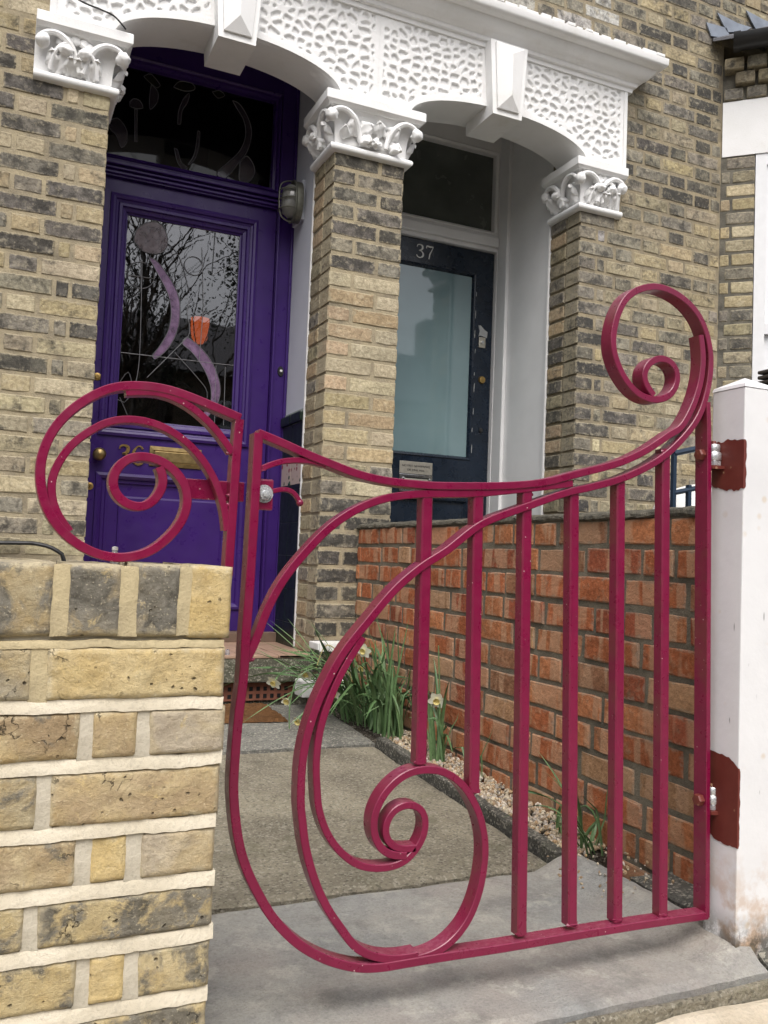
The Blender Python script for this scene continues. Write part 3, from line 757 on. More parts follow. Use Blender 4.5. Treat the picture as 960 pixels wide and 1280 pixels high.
# ------------------------------------------------------------------ white stucco: arches, panels, keystones, cornice, capitals
A1 = (.803, .468, 2.700, .143); A2 = (2.083, .478, 2.698, .132)     # centre x, half span, springing z, rise
def arch_z(A, x):
    d = abs(x-A[0])/A[1]
    return A[2]+A[3]*math.sqrt(max(0, 1-d*d)) if d < 1 else A[2]
def arch_pts(A, n=36, off=0):
    return [(A[0]-(A[1]+off)*math.cos(math.pi*i/n), A[2]+(A[3]+off)*math.sin(math.pi*i/n)) for i in range(n+1)]
def stucco_face(root, x0, x1, A, panels, seed):
    res = .0036; nx = int((x1-x0)/res); nz = int((3.118-2.70)/res)
    X = x0+(x1-x0)*np.arange(nx+1)/nx; Zs = 2.70+(3.118-2.70)*np.arange(nz+1)/nz
    XX, ZZ = np.meshgrid(X, Zs)
    rs = np.random.RandomState(seed); cs, ch = .050, .040
    gx = int((x1-x0)/cs)+4; gzn = int(.42/ch)+4
    jx = rs.uniform(.08, .92, (gzn, gx)); jz = rs.uniform(.12, .88, (gzn, gx)); sc = rs.uniform(.75, 1.25, (gzn, gx))
    ci = np.floor((XX-x0)/cs).astype(int)+1; cj = np.floor((ZZ-2.70)/ch).astype(int)+1
    f1 = np.full(XX.shape, 9.); f2 = np.full(XX.shape, 9.)
    for dj in (-2, -1, 0, 1, 2):
        for di in (-2, -1, 0, 1, 2):
            a = np.clip(ci+di, 0, gx-1); b = np.clip(cj+dj, 0, gzn-1)
            px = x0+(a-1+jx[b, a])*cs; pz = 2.70+(b-1+jz[b, a])*ch
            d = np.hypot((XX-px), (ZZ-pz)*1.1)
            f2 = np.minimum(f2, np.maximum(f1, d)); f1 = np.minimum(f1, d)
    e = f2-f1
    wob = np.array([[noise.noise(Vector((x*60, z*60, seed))) for x in X] for z in Zs])*.004
    t = np.clip((e+wob-.0135)/.0028, 0, 1); t = t*t*(3-2*t)
    mask = np.zeros_like(XX)
    d = np.clip(np.abs(XX-A[0])/A[1], 0, 1); az = A[2]+A[3]*np.sqrt(1-d*d)
    for a, b in panels:
        edge = np.minimum.reduce([XX-a, b-XX, 3.098-ZZ, (ZZ-az-.034), ZZ-2.716])
        mk = np.clip(edge/.003, 0, 1); mask = np.maximum(mask, mk)
    dep = .0100*t*mask
    Y = 3.462+dep+.0006*wob/.004
    ok = ((az-.001 < ZZ) | (np.abs(XX-A[0]) > A[1])).astype(bool)
    V = np.stack([XX, Y, ZZ], -1).reshape(-1, 3)
    idx = np.arange(XX.size).reshape(XX.shape)
    q = np.stack([idx[:-1, :-1], idx[:-1, 1:], idx[1:, 1:], idx[1:, :-1]], -1)
    keep = ok[:-1, :-1] & ok[:-1, 1:]
    F = q[keep]
    me = bpy.data.meshes.new('vermiculated_panel'); me.from_pydata(V.tolist(), [], F.tolist()); me.update()
    bm = bmesh.new(); bm.from_mesh(me); bmesh.ops.delete(bm, geom=[v for v in bm.verts if not v.link_faces], context='VERTS'); bm.to_mesh(me); bm.free()
    o = obj('vermiculated_panel', me, M['stucco'], root, smooth=True); return o
stucco_face(HA, .10, XS, A1, [(.14, .695), (.905, 1.420)], 3)
stucco_face(HB, XS+.0005, 2.803, A2, [(1.466, 1.962), (2.200, 2.762)], 5)
def lintel(root, x0, x1, A):
    ap = arch_pts(A)
    poly = [(x0, 2.7005)]+[(x, max(z, 2.7005)) for x, z in ap]+[(x1, 2.7005), (x1, 3.16), (x0, 3.16)]
    m = MB(); m.prism_xz(poly, 3.477, 3.68); o = m.build('arch_lintel', M['stucco'], root, True)
    # smooth band round the arch edge, a little proud
    pin = arch_pts(A, 48); pout = arch_pts(A, 48, .026); n = len(pin)
    vv = []; ff = []
    for (x, z), (X2, Z2) in zip(pin, pout):
        vv += [(x, 3.4585, z+.0006), (X2, 3.4585, Z2), (X2, 3.4625, Z2+.002), (x, 3.4785, z+.0006)]
    for i in range(n-1):
        for k in range(3): ff.append((4*i+k, 4*i+k+1, 4*i+k+5, 4*i+k+4))
        ff.append((4*i+3, 4*i, 4*i+4, 4*i+7))
    m = MB(); m.add(vv, ff); m.build('arch_band', M['stucco'], root, True)
lintel(HA, .10, XS, A1); lintel(HB, XS+.0005, 2.803, A2)
def keystone(root, cx):
    m = MB()
    zb, zt, wb, wt, y0, y1 = 2.772, 3.118, .077, .100, 3.405, 3.655
    m.add([(cx-wb,y0,zb),(cx+wb,y0,zb),(cx+wt,y0,zt),(cx-wt,y0,zt),(cx-wb,y1,zb),(cx+wb,y1,zb),(cx+wt,y1,zt),(cx-wt,y1,zt)],
          [(0,1,2,3),(4,7,6,5),(0,4,5,1),(1,5,6,2),(2,6,7,3),(3,7,4,0)])
    k = m.build('keystone', M['stucco'], root)
    m = MB(); i = .022; z1 = zb+.026; z2 = zt-.012
    lx = lambda z: wb+(wt-wb)*(z-zb)/(zt-zb)-i
    a = lx(z1); b = lx(z2); y = y0-.001; yb = y0-.010; yr = y0-.036
    m.add([(cx-a,y,z1),(cx+a,y,z1),(cx+b,y,z2),(cx-b,y,z2),(cx-a,yb,z1),(cx+a,yb,z1),(cx+b,yb,z2),(cx-b,yb,z2),(cx,yr,z1+.062),(cx,yr,z2-.05)],
          [(0,1,5,4),(1,2,6,5),(2,3,7,6),(3,0,4,7),(4,5,8),(5,6,9,8),(6,7,9),(7,4,8,9)])
    m.build('keystone_facet', M['stucco'], k)
keystone(HA, .800); keystone(HB, 2.072)
CP = [(0, 3.10), (.024, 3.102), (.026, 3.122), (.040, 3.126), (.044, 3.142), (.062, 3.150), (.084, 3.166), (.100, 3.186), (.106, 3.200), (.124, 3.203), (.140, 3.210), (.146, 3.222), (.147, 3.250), (.138, 3.256), (0, 3.31)]
for root, path in ((HA, [(.10, 3.60), (.10, 3.478), (XS, 3.478)]), (HB, [(XS+.0005, 3.478), (2.803, 3.478), (2.803, 3.60)])):
    m = MB(); m.sweep(path, CP); m.build('cornice', M['stucco'], root, True)
    # flaking render along the top edge
    m = MB()
    x0, x1 = (path[0][0], XS) if root is HA else (XS, 2.803+.12)
    x = x0
    while x < x1-.03:
        L = rnd.uniform(.03, .09); m.box(x, min(x+L, x1), 3.333+rnd.uniform(-.004, .006), 3.40, 3.252, 3.262+rnd.uniform(0, .006), .002); x += L+rnd.uniform(.0, .02)
    m.build('cornice_render_edge', M['stucco'], root)
# panel dividing lines (raised fillets)
for root, xa, xb in ((HA, .105, .122), (HB, 2.782, 2.801)):
    m = MB(); m.box(xa, xb, 3.456, 3.4615, 2.715, 3.10); m.build('panel_fillet', M['stucco'], root)

def leaf(L, W, lobes, curl, th=.009, cup=.3, nt=18, ns=10):
    """a carved leaf lying along +Z from its root, its face to -Y, tip curling to -Y"""
    vv = []; ff = []
    for side in (0, 1):
        for i in range(nt+1):
            t = i/nt
            lob = math.cos(lobes*2*math.pi*t)
            hw = W*(math.sin(math.pi*min(1, .10+t*.90))**.5)*(1+.16*lob)*(1-.12*t)
            for j in range(ns+1):
                s = 2*j/ns-1
                x = s*hw; z = L*t-L*.05*abs(s)*lob-L*.10*abs(s)*t
                bulge = .018*math.sin(math.pi*t)*(1-s*s*.8)
                y = -curl*t**1.6-bulge+.006*math.exp(-(s*5)**2)-.004*math.cos(4*math.pi*s)*(1-s*s)*math.sin(math.pi*t)
                if t > .82: z -= L*.5*(t-.82); y -= .010*(t-.82)/.18
                vv.append((x, y+(0 if side == 0 else th+.02*math.sin(math.pi*t)), z))
    N = (nt+1)*(ns+1)
    for i in range(nt):
        for j in range(ns):
            a = i*(ns+1)+j; ff.append((a, a+1, a+ns+2, a+ns+1)); ff.append((N+a, N+a+ns+1, N+a+ns+2, N+a+1))
    ring = [j for j in range(ns+1)]+[(i+1)*(ns+1)-1 for i in range(1, nt+1)]+[nt*(ns+1)+j for j in range(ns-1, -1, -1)]+[i*(ns+1) for i in range(nt-1, 0, -1)]
    for k in range(len(ring)):
        a, b = ring[k], ring[(k+1) % len(ring)]; ff.append((a, N+a, N+b, b))
    return vv, ff
def put_leaf(name, parent, pos, ang, face, L, W, lobes=3, curl=.03, tilt=0):
    """ang: roll in the face plane, face: 0 front (-Y), 1 left side (-X), 2 right side"""
    vv, ff = leaf(L, W, lobes, curl)
    mt = Matrix.Translation(pos) @ Matrix.Rotation(-math.pi/2 if face == 1 else (math.pi/2 if face == 2 else 0), 4, 'Z') @ Matrix.Rotation(ang, 4, 'Y') @ Matrix.Rotation(tilt, 4, 'X')
    m = MB(); m.add([mt @ Vector(v) for v in vv], ff); o = m.build(name, M['stucco'], parent); auto_smooth(o.data, 75); return o
def spiral_pts(c, r0, r1, a0, a1, f, n=22):
    """spiral in the plane of a face; f maps (u, z) to a point"""
    return [f(c[0]+(r0+(r1-r0)*i/n)*math.cos(a0+(a1-a0)*i/n), c[1]+(r0+(r1-r0)*i/n)*math.sin(a0+(a1-a0)*i/n)) for i in range(n+1)]
def capital(root, x0, x1, yb, left, right, style):
    path = ([(x0, yb)] if left else [])+[(x0, FY), (x1, FY)]+([(x1, yb)] if right else [])
    cap = empty('capital', ((x0+x1)/2, FY, 2.475)); par(cap, root)
    m = MB(); m.sweep(path, [(-.09, 2.463), (.004, 2.463), (.018, 2.466), (.026, 2.473), (.028, 2.482), (.024, 2.492), (.014, 2.498), (.006, 2.500), (-.09, 2.500)]); m.build('neck_moulding', M['stucco'], cap, True)
    m = MB(); m.sweep(path, [(-.09, 2.4995), (.000, 2.4995), (.002, 2.54), (.006, 2.58), (.014, 2.615), (.030, 2.640), (.040, 2.6495), (-.09, 2.6495)]); m.build('bell', M['stucco'], cap, True)
    m = MB(); m.sweep(path, [(-.09, 2.649), (.050, 2.649), (.064, 2.660), (.066, 2.662), (.066, 2.699), (.060, 2.704), (-.09, 2.704)]); m.build('abacus', M['stucco'], cap)
    m = MB(); m.box(x0+.005, x1-.005, FY+.02, yb, 2.463, 2.704); m.build('core', M['stucco'], cap)
    def arm(f, u, s):
        """curled stem rising towards the corner at u; s: direction of the corner"""
        pp = [f(u-s*.130, 2.512), f(u-s*.118, 2.560), f(u-s*.092, 2.606), f(u-s*.052, 2.634), f(u-s*.010, 2.632), f(u+s*.016, 2.610), f(u+s*.006, 2.588), f(u-s*.014, 2.594)]
        cc = catmull(pp, .006); n = len(cc); t = MB(); t.tube(cc, [.0055+.0075*math.sin(math.pi*min(1, .15+.85*i/n)) for i in range(n)], 8); t.build('volute_stem', M['stucco'], cap, True)
    def ball(p, r_=.027): v = MB(); v.sphere(p, r_, 3, (1, 1, 1.02), .22, p[0]*10); v.build('volute', M['stucco'], cap, True)
    ff_ = lambda u, z: (u, FY-.030-.018*sstep(2.55, 2.63, z), z)
    fl_ = lambda u, z: (x0-.030-.018*sstep(2.55, 2.63, z), u, z)
    fr_ = lambda u, z: (x1+.030+.018*sstep(2.55, 2.63, z), u, z)
    arm(ff_, x0-.020 if left else x0+.030, -1); arm(ff_, x1+.020 if right else x1-.026, 1)
    ball((x0-.034 if left else x0+.026, FY-.044, 2.600)); ball((x1+.034 if right else x1-.022, FY-.044, 2.600))
    c = (x0+x1)/2
    if style == 0:
        m = MB()
        for k in range(5): a = math.pi*(k+.5)/5; m.sphere((c-.052*math.cos(a), FY-.030, 2.610+.022*math.sin(a)), .020, 2, (1, .6, 1))
        m.build('shell', M['stucco'], cap, True)
        for s in (-1, 1):
            put_leaf('leaf', cap, (c+s*.072, FY-.006, 2.506), -s*.62, 0, .120, .034, 3, .034, .10)
            put_leaf('leaf', cap, (c+s*.066, FY-.010, 2.508), s*.25, 0, .085, .026, 2, .026, .10)
            put_leaf('leaf', cap, (c+s*.010, FY-.012, 2.505), s*.10, 0, .070, .026, 2, .030, .15)
            m = MB(); m.sphere((c+s*.032, FY-.050, 2.578), .024, 3, (1.0, .8, .85), .3, 3+s); m.build('curled_tip', M['stucco'], cap, True)
            m = MB(); pp = catmull([(c+s*.085, FY-.022, 2.505), (c+s*.078, FY-.034, 2.55), (c+s*.055, FY-.044, 2.590), (c+s*.018, FY-.046, 2.618)], .008); m.tube(pp, .0085, 8); m.build('leaf_stem', M['stucco'], cap, True)
    else:
        for px, pz, ang, L, Wd, lb in ((-.090, 2.545, -.10, .090, .030, 2), (-.072, 2.562, 1.10, .085, .034, 2), (-.060, 2.552, 2.2, .066, .030, 2), (-.120, 2.530, -.55, .055, .022, 1),
                                   (.045, 2.570, -.55, .072, .030, 2), (.068, 2.562, .75, .082, .032, 2), (.080, 2.545, 2.2, .070, .028, 2), (.036, 2.548, -2.3, .060, .026, 1)):
            put_leaf('leaf', cap, (c+px, FY-.020, pz), ang, 0, L, Wd, lb, .020, .10)
        for k in range(4):
            m = MB(); m.sphere((c-.024+.018*k, FY-.026, 2.514+.006*(k % 2)), .0115, 2); m.build('berry', M['stucco'], cap, True)
    for flag, xs, f, sg, fm in ((left, x0, 1, -1, fl_), (right, x1, 2, 1, fr_)):
        if not flag: continue
        yc = (FY+yb)/2
        for s in (-1, 1):
            put_leaf('leaf', cap, (xs+sg*.008, yc+s*.055, 2.506), s*.55*sg, f, .115, .032, 3, .034, .10)
            put_leaf('leaf', cap, (xs+sg*.010, yc+s*.012, 2.506), -s*.15*sg, f, .075, .026, 2, .03, .12)
        m = MB(); m.sphere((xs+sg*.052, yc+.02, 2.575), .022, 3, (.8, 1, .9), .3, 5); m.build('curled_tip', M['stucco'], cap, True)
        arm(fm, yb-.012, 1); arm(fm, FY-.010, -1); ball((xs+sg*.044, yb-.004, 2.600))
capital(HA, .056, .338, 3.74, False, True, 0)
capital(HA, 1.268, 1.605, 3.74, True, True, 1)
capital(HB, 2.561, 2.800, 3.74, True, False, 0)
# white render back-face of capitals towards the reveal is the reveal wall itself

# ------------------------------------------------------------------ porch of the purple door
FLZ = .305
def part_box(root, name, mat, *b, bev=0): m = MB(); m.box(*b, bev); return m.build(name, mat, root)
part_box(HA, 'reveal_wall', M['grey_white'], 1.276, 1.436, 3.7505, 4.16, -.1, 3.2)
part_box(HA, 'reveal_wall', M['grey_white'], .12, .330, 3.7505, 4.16, -.1, 3.2)
part_box(HA, 'reveal_edge', M['white_gloss'], 1.266, 1.2755, 3.748, 3.758, .31, 2.47)
part_box(HA, 'porch_ceiling', M['grey_white'], .12, 1.436, 3.681, 4.16, 3.161, 3.2)
m = MB(); m.box(.331, 1.2755, 3.512, 4.06, .20, FLZ-.012); m.build('porch_base', M['step'], HA)
m = MB()
# step: concrete nosing over a recessed riser with an air brick
part_box(HA, 'step_nosing', M['step'], .30, 1.268, 3.496, 3.60, .195, .2925, bev=.006)
part_box(HA, 'riser', M['step'], .30, 1.268, 3.552, 3.62, -.1, .1945)
ab = part_box(HA, 'air_brick', M['airbrick'], .70, 1.20, 3.538, 3.5515, .115, .188, bev=.002)
for i in range(16):
    for j in range(2):
        part_box(ab, 'vent_hole', M['dark_hole'], .712+i*.030, .727+i*.030, 3.5365, 3.5385, .125+j*.030, .142+j*.030)
nT = 0
for i in range(6):
    for j in range(4):
        x0 = .345+i*.155; y0 = 3.494+j*.143
        if x0+.15 > 1.275: continue
        part_box(HA, 'floor_tile', M['quarry'], x0, min(x0+.152, 1.272), y0, y0+.140, .2926, FLZ+rnd.uniform(-.0008, .0008), bev=.0025)
part_box(HA, 'floor_tile', M['quarry'], 1.121, 1.268, 3.494, 3.63, .2926, FLZ, bev=.0025)
# wall tiles on the reveal
part_box(HA, 'tile_bed', M['grout'], 1.2705, 1.2765, 3.7585, 4.055, FLZ, 1.385)
for r_ in range(7):
    for c_ in range(2):
        z0 = 1.325-.152*(r_+1); z1 = z0+.1495
        if z0 < FLZ: z0 = FLZ+.001
        if r_ == 0: z0 += .0
        y0 = 3.760+c_*.148
        if r_ == 1:
            t = part_box(HA, 'floral_tile', M['floral'], 1.266, 1.2706, y0, y0+.1455, z0+.02, z1, bev=.001)
            t2 = t.data; 
            for v in t2.vertices: v.co.z -= z0+.02
            t.location.z += z0+.02
            part_box(HA, 'wall_tile', M['greentile'], 1.2655, 1.2707, y0, y0+.1455, z0, z0+.0185, bev=.001)
        else: part_box(HA, 'wall_tile', M['greentile'], 1.266, 1.2706, y0, y0+.1455, z0, z1, bev=.001)
for c_ in range(2): part_box(HA, 'tile_capping', M['greentile'], 1.252, 1.2765, 3.758+c_*.149, 3.905+c_*.149, 1.3265, 1.372, bev=.008)

# purple door frame
YD = 4.07
DF = MB()
DF.box(1.196, 1.282, YD-.012, YD+.10, FLZ, 3.15); DF.box(.27, .357, YD-.012, YD+.10, FLZ, 3.15)
DF.box(.357, 1.196, YD-.010, YD+.09, 2.392, 2.47); DF.box(.357, 1.196, YD-.006, YD+.09, 2.965, 3.15)
fr = DF.build('door_frame', M['purple'], HA)
m = MB()
m.box(.357, 1.196, YD-.030, YD-.0105, 2.440, 2.458, .004); m.box(.357, 1.196, YD-.022, YD-.0108, 2.400, 2.412, .003); m.box(.357, 1.196, YD-.026, YD-.0106, 2.420, 2.430, .003); m.build('transom_moulding', M['purple'], fr)
m = MB(); m.box(1.196, 1.2065, YD-.024, YD-.0125, FLZ, 2.392, .003); m.build('frame_bead', M['purple'], fr)
m = MB(); m.box(1.262, 1.2745, YD-.028, YD-.0125, FLZ+.07, 3.1, .003); m.build('frame_bead', M['purple'], fr)
m = MB(); m.rect_frame(.357, 1.196, 2.47, 2.965, [(0, YD-.0062), (.006, YD-.014), (.014, YD-.006), (.018, YD+.012), (.030, YD+.016), (.033, YD+.032), (.033, YD+.05)]); m.build('transom_bead', M['purple'], fr)
part_box(fr, 'transom_pane', M['glass_dark'], .388, 1.165, YD+.044, YD+.049, 2.501, 2.934)
m = MB(); m.lathe([(.0, -.006), (.014, -.006), (.016, 0)], (1.243, YD-.0125, 1.60), 'Y', 16); b_ = m.build('bell_push', M['black'], fr, True)
m.v = []; m.f = []
for v in b_.data.vertices: v.co.z = 1.60+(v.co.z-1.60)*1.6
m = MB(); m.lathe([(.0, -.012), (.006, -.011), (.007, -.004)], (1.243, YD-.0135, 1.602), 'Y', 12); m.build('bell_button', M['plastic_white'], fr, True)
part_box(HA, 'door_sill', M['sillwood'], .33, 1.2755, YD-.055, YD+.1, FLZ-.001, .350, bev=.004)
# door leaf: stiles and rails, moulded openings
DL = empty('front_door', (.78, YD, .35)); par(DL, HA); DL['label'] = 'purple panelled door with leaded glass'
LX0, LX1, LZ0, LZ1 = .360, 1.193, .352, 2.389
LY = YD+.012
for nme, b in (('stile', (LX0, .430, LY, LY+.045, LZ0, LZ1)), ('stile', (1.095, LX1, LY, LY+.045, LZ0, LZ1)), ('rail', (.430, 1.095, LY, LY+.0448, 2.312, LZ1)), ('rail', (.430, 1.095, LY, LY+.0448, 1.045, 1.232)), ('rail', (.430, 1.095, LY, LY+.0448, LZ0, .46))):
    part_box(DL, nme, M['purple'], *b)
m = MB(); m.rect_frame(.430, 1.095, 1.232, 2.312, [(-.012, LY-.0005), (-.010, LY-.010), (.002, LY-.014), (.012, LY-.010), (.016, LY-.002), (.026, LY+.002), (.030, LY-.006), (.042, LY-.006), (.046, LY+.006), (.060, LY+.012), (.064, LY+.022), (.070, LY+.024), (.070, LY+.04)]); m.build('glazing_moulding', M['purple'], DL)
m = MB(); m.rect_frame(.430, 1.095, .46, 1.045, [(-.010, LY-.0005), (-.008, LY-.009), (.004, LY-.012), (.016, LY-.004), (.022, LY+.006), (.034, LY+.008), (.040, LY+.016), (.052, LY+.018)]); m.build('panel_moulding', M['purple'], DL)
part_box(DL, 'panel', M['purple'], .470, 1.055, LY+.0185, LY+.03, .50, 1.005)
m = MB(); m.rect_frame(.525, 1.0, .56, .955, [(0, LY+.0183), (.002, LY+.012), (.010, LY+.010)]); m.add([(.535, LY+.0099, .57), (.99, LY+.0099, .57), (.99, LY+.0099, .945), (.535, LY+.0099, .945)], [(0, 1, 2, 3)]); m.build('raised_field', M['purple'], DL)
GYp = LY+.030
part_box(DL, 'glass_pane', M['glass'], .498, 1.027, GYp, GYp+.004, 1.30, 2.244)
PANES = {'blob':[(531,2131),(550,2193),(610,2232),(656,2225),(684,2165),(679,2117),(640,2086),(572,2089)],'swoop':[(602,2064),(642,2051),(697,1990),(743,1915),(759,1829),(748,1733),(709,1647),(654,1593),(642,1607),(676,1662),(710,1739),(718,1828),(698,1908),(655,1983)],'swoop2':[(797,1718),(864,1675),(927,1602),(964,1505),(956,1421),(904,1344),(888,1360),(921,1417),(920,1494),(887,1571),(830,1643),(776,1686)],'t_left':[(397,2661),(431,2681),(464,2654),(479,2616),(476,2574),(455,2548),(430,2599),(399,2626)],'t_cup':[(482,2770),(498,2789),(526,2787),(542,2756),(512,2746),(481,2750)],'t_cup2':[(573,2877),(605,2849),(605,2802),(575,2758),(568,2810)],'t_u1':[(702,2718),(705,2785),(725,2850),(750,2879),(745,2837),(722,2789),(716,2721)],'t_u2':[(693,2601),(708,2599),(728,2543),(761,2520),(739,2507),(711,2539)],'t_u3':[(797,2710),(809,2707),(806,2627),(786,2562),(761,2535),(785,2586),(794,2643)],'t_s':[(957,2897),(994,2888),(1041,2825),(1059,2754),(1040,2663),(996,2591),(945,2512),(909,2510),(901,2533),(947,2586),(1005,2661),(1029,2741),(1017,2813),(983,2860)],'t_leaf':[(1008,2606),(1041,2642),(1077,2603),(1081,2560),(1050,2510),(1010,2514)],'t_y1':[(675,2890),(702,2925),(761,2930),(775,2905),(729,2885)],'t_y2':[(858,2915),(893,2930),(919,2912),(884,2891)],'t_y3':[(537,2905),(570,2925),(615,2882),(602,2867),(561,2886)],'t_stem':[(505,2741),(516,2743),(523,2591),(513,2589)]}
for k, pts in PANES.items():
    cl = catmull([(x/1000, 0, z/1000) for x, z in pts+pts[:1]], .012)[:-1] if k != 't_stem' else [Vector((x/1000, 0, z/1000)) for x, z in pts]
    y = (YD+.0405) if k[:2] == 't_' else GYp-.0035
    mt = M['opal_lilac'] if k in ('swoop', 'swoop2') else M['opal_beige'] if k == 'blob' else M['opal_yellow'] if k[:3] == 't_y' else M['opal_grey']
    m = MB(); m.prism_xz([(p.x, p.z) for p in cl], y, y+.003); pn = m.build('stained_glass_piece', mt, fr if k[:2] == 't_' else DL)
    m = MB(); ring = [(p.x, y+.0005, p.z) for p in cl]; m.tube(ring+ring[:1], .0022, 5, False); m.build('lead_came', M['lead_came'], fr if k[:2] == 't_' else DL)
for l in [[(503,1606),(1026,1611)],[(575,2045),(586,1617),(576,1477)],[(800,1894),(792,1834),(808,1741),(765,1676),(625,1506)],[(846,2153),(866,1881)],[(743,1638),(853,1534),(904,1469),(896,1385)],[(683,2147),(744,2087),(798,1930)],[(900,2030),(1026,2126)],[(509,1401),(546,1325)],[(569,2044),(577,1900)],[(512,1965),(635,1968)], [(500,1460),(540,1520),(560,1440),(530,1380),(500,1390)], [(940,1600),(946,1320)], [(985,1600),(990,1320)],[(866,1881),(860,1610)],[(900,2030),(905,2240)]]:
    pp = catmull([(x/1000, GYp-.003, z/1000) for x, z in l], .02); m = MB(); m.tube(pp, .0019, 5); m.build('lead_came', M['lead_came'], DL)
for (cx, cz), r_ in (((.572, 1.974), .061), ((.811, 2.059), .044)):
    m = MB(); m.tube([(cx+r_*math.cos(a*math.pi/14), GYp-.003, cz+r_*math.sin(a*math.pi/14)) for a in range(29)], .0019, 5, False); m.build('lead_came', M['lead_came'], DL)
# brass: knob, letterbox, numerals, keyholes
m = MB(); m.lathe([(.0, -.062), (.016, -.060), (.026, -.050), (.029, -.040), (.026, -.030), (.014, -.020), (.011, -.010), (.024, -.006), (.026, 0)], (.428, LY-.0005, 1.130), 'Y', 24); m.build('knob', M['brass_dull'], DL, True)
for cx, cz, r_ in ((.404, 1.478, .017), (.398, .988, .016)):
    m = MB(); m.lathe([(.0, -.007), (.009, -.007), (.010, -.004), (r_, -.003), (r_+.001, 0)], (cx, LY-.0005, cz), 'Y', 16); m.build('lock_cylinder', M['brass'], DL, True)
lb = MB(); lb.rect_frame(.648, .886, 1.098, 1.190, [(0, LY-.0005), (.001, LY-.006), (.018, LY-.008), (.021, LY-.004), (.023, LY-.004)])
LB = lb.build('letterbox', M['brass_dull'], DL)
part_box(LB, 'flap', M['brass_dull'], .672, .862, LY-.0062, LY-.001, 1.121, 1.167, bev=.002)
def stroke(m, pts, ws, y0, y1, step=.003):
    """flat numeral stroke in X-Z with changing width"""
    P_ = catmull([(x, 0, z) for x, z in pts], step); n = len(P_); L_ = []; R_ = []
    for i, p in enumerate(P_):
        t = (P_[min(i+1, n-1)]-P_[max(i-1, 0)]).normalized(); nn = Vector((-t.z, 0, t.x))
        f = i/(n-1)*(len(ws)-1); a = int(min(f, len(ws)-2)); wv = ws[a]+(ws[a+1]-ws[a])*(f-a)
        L_.append(p+nn*wv/2); R_.append(p-nn*wv/2)
    vv = [(p.x, y, p.z) for y in (y0, y1) for p in L_+R_]; ff = []
    N = 2*n
    for i in range(n-1):
        ff += [(i, i+1, n+i+1, n+i), (N+i, N+n+i, N+n+i+1, N+i+1), (i, N+i, N+i+1, i+1), (n+i, n+i+1, N+n+i+1, N+n+i)]
    ff += [(0, n, N+n, N), (n-1, N+n-1, N+2*n-1, 2*n-1)]
    m.add(vv, ff)
def digit(ch, x, z, h, y0, y1, mat, parent, bold=1.0):
    D = {'3': ([(.08,.78),(.12,.93),(.30,1.0),(.50,.93),(.54,.76),(.44,.60),(.26,.54),(.46,.49),(.60,.34),(.58,.14),(.38,.0),(.16,.03),(.05,.18)], [.05,.08,.10,.16,.17,.11,.05,.11,.17,.17,.09,.09,.08]),
         '6': ([(.56,.86),(.48,.97),(.32,1.0),(.14,.82),(.06,.50),(.10,.18),(.30,.0),(.52,.08),(.60,.30),(.52,.52),(.32,.58),(.14,.44)], [.10,.07,.08,.15,.18,.16,.09,.14,.17,.13,.07,.05]),
         '7': ([(.05,.80),(.07,.98),(.35,.96),(.62,.98),(.48,.66),(.34,.36),(.28,.0)], [.05,.07,.08,.08,.07,.11,.13])}[ch]
    if ch == '7':
        m = MB(); stroke(m, [(x+a*h, z+b*h) for a, b in D[0][:4]], [.06*h, .1*h, .11*h, .06*h], y0, y1, h/30); stroke(m, [(x+a*h, z+b*h) for a, b in D[0][3:]], [.05*h*bold, .09*h*bold, .12*h*bold, .12*h*bold], y0-.0004, y1, h/30)
    else:
        m = MB(); stroke(m, [(x+a*h, z+b*h) for a, b in D[0]], [w_*h*bold for w_ in D[1]], y0, y1, h/40)
    return m.build('numeral', mat, parent)
digit('3', .510, 1.100, .082, LY-.006, LY-.0005, M['brass'], DL, 1.1); digit('6', .572, 1.100, .082, LY-.006, LY-.0005, M['brass'], DL, 1.1)
# hall behind
HR = empty('entrance_hall', (.8, 5, .3)); par(HR, HA)
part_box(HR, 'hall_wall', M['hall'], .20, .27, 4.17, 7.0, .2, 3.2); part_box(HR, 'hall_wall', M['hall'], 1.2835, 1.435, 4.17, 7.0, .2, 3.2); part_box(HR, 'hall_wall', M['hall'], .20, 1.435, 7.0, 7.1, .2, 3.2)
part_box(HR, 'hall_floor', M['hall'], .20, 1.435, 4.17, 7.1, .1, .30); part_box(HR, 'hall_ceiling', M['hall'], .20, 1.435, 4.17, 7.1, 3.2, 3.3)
LN = empty('hall_lantern', (1.04, 5.0, 1.88), 'orange glowing glass lantern hanging behind the leaded door glass', 'lantern')
m = MB(); m.lathe([(.0, 1.905), (.028, 1.908), (.045, 1.935), (.052, 1.98), (.054, 2.05)], (1.04, 5.0, 0), 'Z', 8); m.build('lantern_shade', M['lantern_glow'], LN)
m = MB(); m.lathe([(.069, 2.05), (.069, 2.062), (.030, 2.10), (.0, 2.11)], (1.04, 5.0, 0), 'Z', 8); m.build('lantern_cap', M['black'], LN)
m = MB(); m.tube([(1.04, 5.0, 2.105), (1.04, 5.0, 3.2)], .004, 6); m.build('lantern_chain', M['black'], LN)
for k in range(4):
    a = math.pi/4+k*math.pi/2; m = MB(); m.tube([(1.04+.024*math.cos(a), 5+.024*math.sin(a), 1.888), (1.04+.054*math.cos(a), 5+.054*math.sin(a), 1.95), (1.04+.068*math.cos(a), 5+.068*math.sin(a), 2.02), (1.04+.068*math.cos(a), 5+.068*math.sin(a), 2.055)], .003, 5); m.build('lantern_rib', M['black'], LN)

